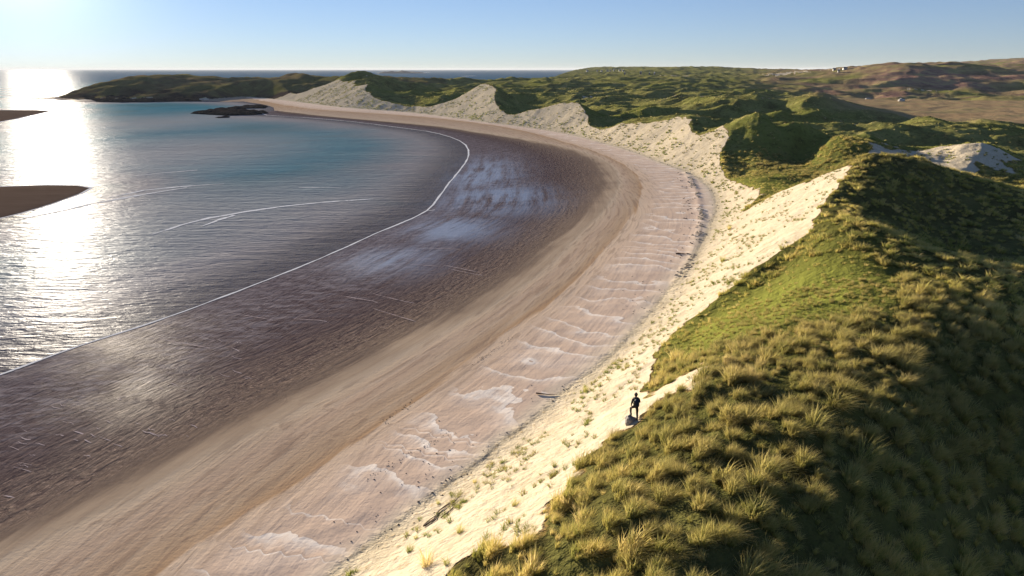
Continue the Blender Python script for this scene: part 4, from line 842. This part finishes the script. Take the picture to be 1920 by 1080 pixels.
def person(px, py):
    x, y, z = hit(px, py); z = float(height_at(x, y)); r = empty('person', (x, y, z-.02), R(6))
    tag(r, 'person in black jacket and backpack standing on the dune edge, one foot raised', 'person')
    # facing +Y; left is -X; left foot raised on a mound in front
    V = [(0, 0, .98), (0, .01, 1.14), (0, .02, 1.30), (0, .01, 1.44), (0, .02, 1.53), (0, .035, 1.60), (0, .045, 1.69), (0, .04, 1.765),   # 0-7 spine, neck, head
         (-.10, .0, .93), (-.20, .22, .80), (-.215, .20, .58), (-.20, .10, .40), (-.21, .24, .345),     # left leg 8-12: hip, knee, shin, ankle, toe
         (.10, -.01, .92), (.115, .01, .52), (.12, -.04, .30), (.125, -.05, .09), (.15, .10, .05),       # right leg 13-17
         (-.17, .01, 1.44), (-.25, -.03, 1.20), (-.215, .12, 1.00), (-.20, .16, .93),                  # left arm 18-21: shoulder, elbow, wrist, palm
         (.17, .01, 1.44), (.245, .02, 1.19), (.15, .24, 1.27), (.12, .30, 1.30)]                       # right arm 22-25 hand brought up in front
    E = [(0, 1), (1, 2), (2, 3), (3, 4), (4, 5), (5, 6), (6, 7), (0, 8), (8, 9), (9, 10), (10, 11), (11, 12), (0, 13), (13, 14), (14, 15), (15, 16), (16, 17), (3, 18), (18, 19), (19, 20), (20, 21), (3, 22), (22, 23), (23, 24), (24, 25)]
    Rr = [(.15, .12), (.145, .11), (.165, .12), (.14, .10), .06, .075, .092, .07, .10, .075, .065, .045, .04, .10, .07, .062, .045, .042, .07, .052, .036, .036, .07, .052, .036, .036]
    def hand(base, wrist, side):
        b_ = Vector(V[base]); d = (b_-Vector(V[wrist])).normalized(); sdv = d.cross(Vector((0, 0, 1))).normalized() if abs(d.z) < .9 else Vector((0, 1, 0))
        for k_, (o_, L) in enumerate([(-.03, .062), (-.010, .074), (.010, .070), (.030, .055)]):
            i = len(V); a = b_+d*.02+sdv*o_; V.append(tuple(a)); V.append(tuple(a+d*L*.6)); V.append(tuple(a+d*L*.9+Vector((0, .018, -.018)))); E.extend([(base, i), (i, i+1), (i+1, i+2)]); Rr.extend([.012, .010, .008])
        i = len(V); a = b_+sdv*side*.04-d*.01; V.append(tuple(a)); V.append(tuple(a+sdv*side*.022+d*.035)); E.extend([(base, i), (i, i+1)]); Rr.extend([.012, .009])
    hand(21, 20, -1); hand(25, 24, 1)
    def mf(c):
        if c.z > 1.545 : return 0
        if c.z > .96 and abs(c.x) < .34 and not (c.y > .265 and c.z > 1.1): return 1 if not (c.x < -.16 and c.z < 1.0) else 0
        if c.y > .265 and c.z > 1.1: return 0
        if c.x < -.16 and .80 < c.z < 1.0 and c.y > .10 and c.z > .875: return 0
        return 2
    body = skinned('body', V, E, Rr, [SKIN, JACK, TROU], r, 0, 2, mf)
    # hair cap, ears
    bm = bmesh.new(); bmesh.ops.create_uvsphere(bm, u_segments=16, v_segments=12, radius=.104)
    bmesh.ops.delete(bm, geom=[v for v in bm.verts if v.co.z < -.02 and v.co.y > .015 or v.co.y > .07 and v.co.z < .045 or v.co.z < -.075], context='VERTS')
    for v in bm.verts: v.co = Vector((v.co.x*.93, v.co.y*1.08+.04, v.co.z*1.16+1.70))
    me = bpy.data.meshes.new('hair'); bm.to_mesh(me); bm.free(); me.materials.append(HAIR); o = bpy.data.objects.new('hair', me); COL.objects.link(o); o.parent = r
    sm = o.modifiers.new('thick', 'SOLIDIFY'); sm.thickness = .012
    # facial relief: nose, brow, ears as one small mesh set against the head
    vs, fs = [], []; tube(vs, fs, [(0, .125, 1.72), (0, .150, 1.685), (0, .13, 1.672)], .012, .012); mobj('nose', vs, fs, SKIN, r, True)
    for s_ in (-1, 1):
        vs, fs = [], []; tube(vs, fs, [(s_*.092, .035, 1.70), (s_*.104, .03, 1.685), (s_*.092, .04, 1.655)], .013, .009); mobj('ear', vs, fs, SKIN, r, True)
        vs, fs = [], []; tube(vs, fs, [(s_*.036-.012, .128, 1.70), (s_*.036+.012, .128, 1.70)], .009, .009); mobj('eye', vs, fs, HAIR, r, True)
    # backpack with pocket and straps
    def rbox(name, c, s, mat, par, bev=.04):
        bm = bmesh.new(); bmesh.ops.create_cube(bm, size=1)
        for v in bm.verts: v.co = Vector((v.co.x*s[0]*(1 if v.co.z < 0 else .82), v.co.y*s[1], v.co.z*s[2]))
        bmesh.ops.bevel(bm, geom=bm.edges[:], offset=bev, segments=3, affect='EDGES')
        for v in bm.verts: v.co += Vector(c)
        me = bpy.data.meshes.new(name); bm.to_mesh(me); bm.free(); me.materials.append(mat)
        for p_ in me.polygons: p_.use_smooth = True
        o = bpy.data.objects.new(name, me); COL.objects.link(o); o.parent = par; return o
    bp = rbox('backpack', (0, -.185, 1.27), (.31, .17, .46), PACK, r, .045); rbox('pocket', (0, -.285, 1.17), (.22, .06, .20), PACK, bp, .02)
    for s_ in (-1, 1):
        vs, fs = [], []; tube(vs, fs, [(s_*.10, -.11, 1.47), (s_*.115, -.02, 1.545), (s_*.115, .09, 1.49), (s_*.13, .13, 1.33), (s_*.14, .05, 1.15), (s_*.14, -.10, 1.10)], .02, .018, 6); mobj('strap', vs, fs, PACK, bp, True)
    rbox('collar', (0, .01, 1.52), (.17, .15, .07), JACK, r, .03)
    rbox('boot', (-.21, .17, .345), (.10, .28, .10), BOOT, r, .035); rbox('boot', (.14, .02, .05), (.10, .28, .10), BOOT, r, .035)
    rbox('boot_shaft', (-.20, .10, .43), (.105, .11, .12), BOOT, r, .03); rbox('boot_shaft', (.125, -.05, .13), (.105, .11, .12), BOOT, r, .03)
    # the mound the raised foot rests on
    c_, s2 = math.cos(R(6)), math.sin(R(6)); mx_, my_ = -.21, .17
    bx_, by_ = x+mx_*c_-my_*s2, y+mx_*s2+my_*c_
    gz_ = float(height_at(bx_, by_)); top = z-.02+.295
    boulder((bx_, by_, (top+gz_-.25)/2-.02), .34, GREYR, 'grey lump of rock under the raised foot of the person', 7, (1.0, .9, max(.5, (top-gz_+.25)/2/.34)))
    print('person at', x, y, z, 'mound', bx_, by_, gz_, top)
person(1190, 790)
print('tris', sum(len(o.data.loop_triangles) if o.data.calc_loop_triangles() is None else 0 for o in sc.objects if o.type == 'MESH'))

# ------------------------------------------------------------------ haze of salt air
def haze():
    v = [(a, b_, c) for c in (-4.5, 78) for b_ in (-300, 70000) for a in (-70000, 70000)]
    o = mobj('haze', v, [(0, 2, 3, 1), (4, 5, 7, 6), (0, 1, 5, 4), (2, 6, 7, 3), (0, 4, 6, 2), (1, 3, 7, 5)], None)
    m = bpy.data.materials.new('haze'); m.use_nodes = True; n = m.node_tree; n.nodes.clear(); out = n.nodes.new('ShaderNodeOutputMaterial'); pv = n.nodes.new('ShaderNodeVolumePrincipled')
    pv.inputs['Color'].default_value = (.86, .92, 1, 1); pv.inputs['Density'].default_value = .00003; pv.inputs['Anisotropy'].default_value = 0.0
    n.links.new(pv.outputs[0], out.inputs['Volume']); o.data.materials.append(m); o['kind'] = 'stuff'; o['label'] = 'thin pale haze over the sea and far dunes'; o['category'] = 'haze'
haze()
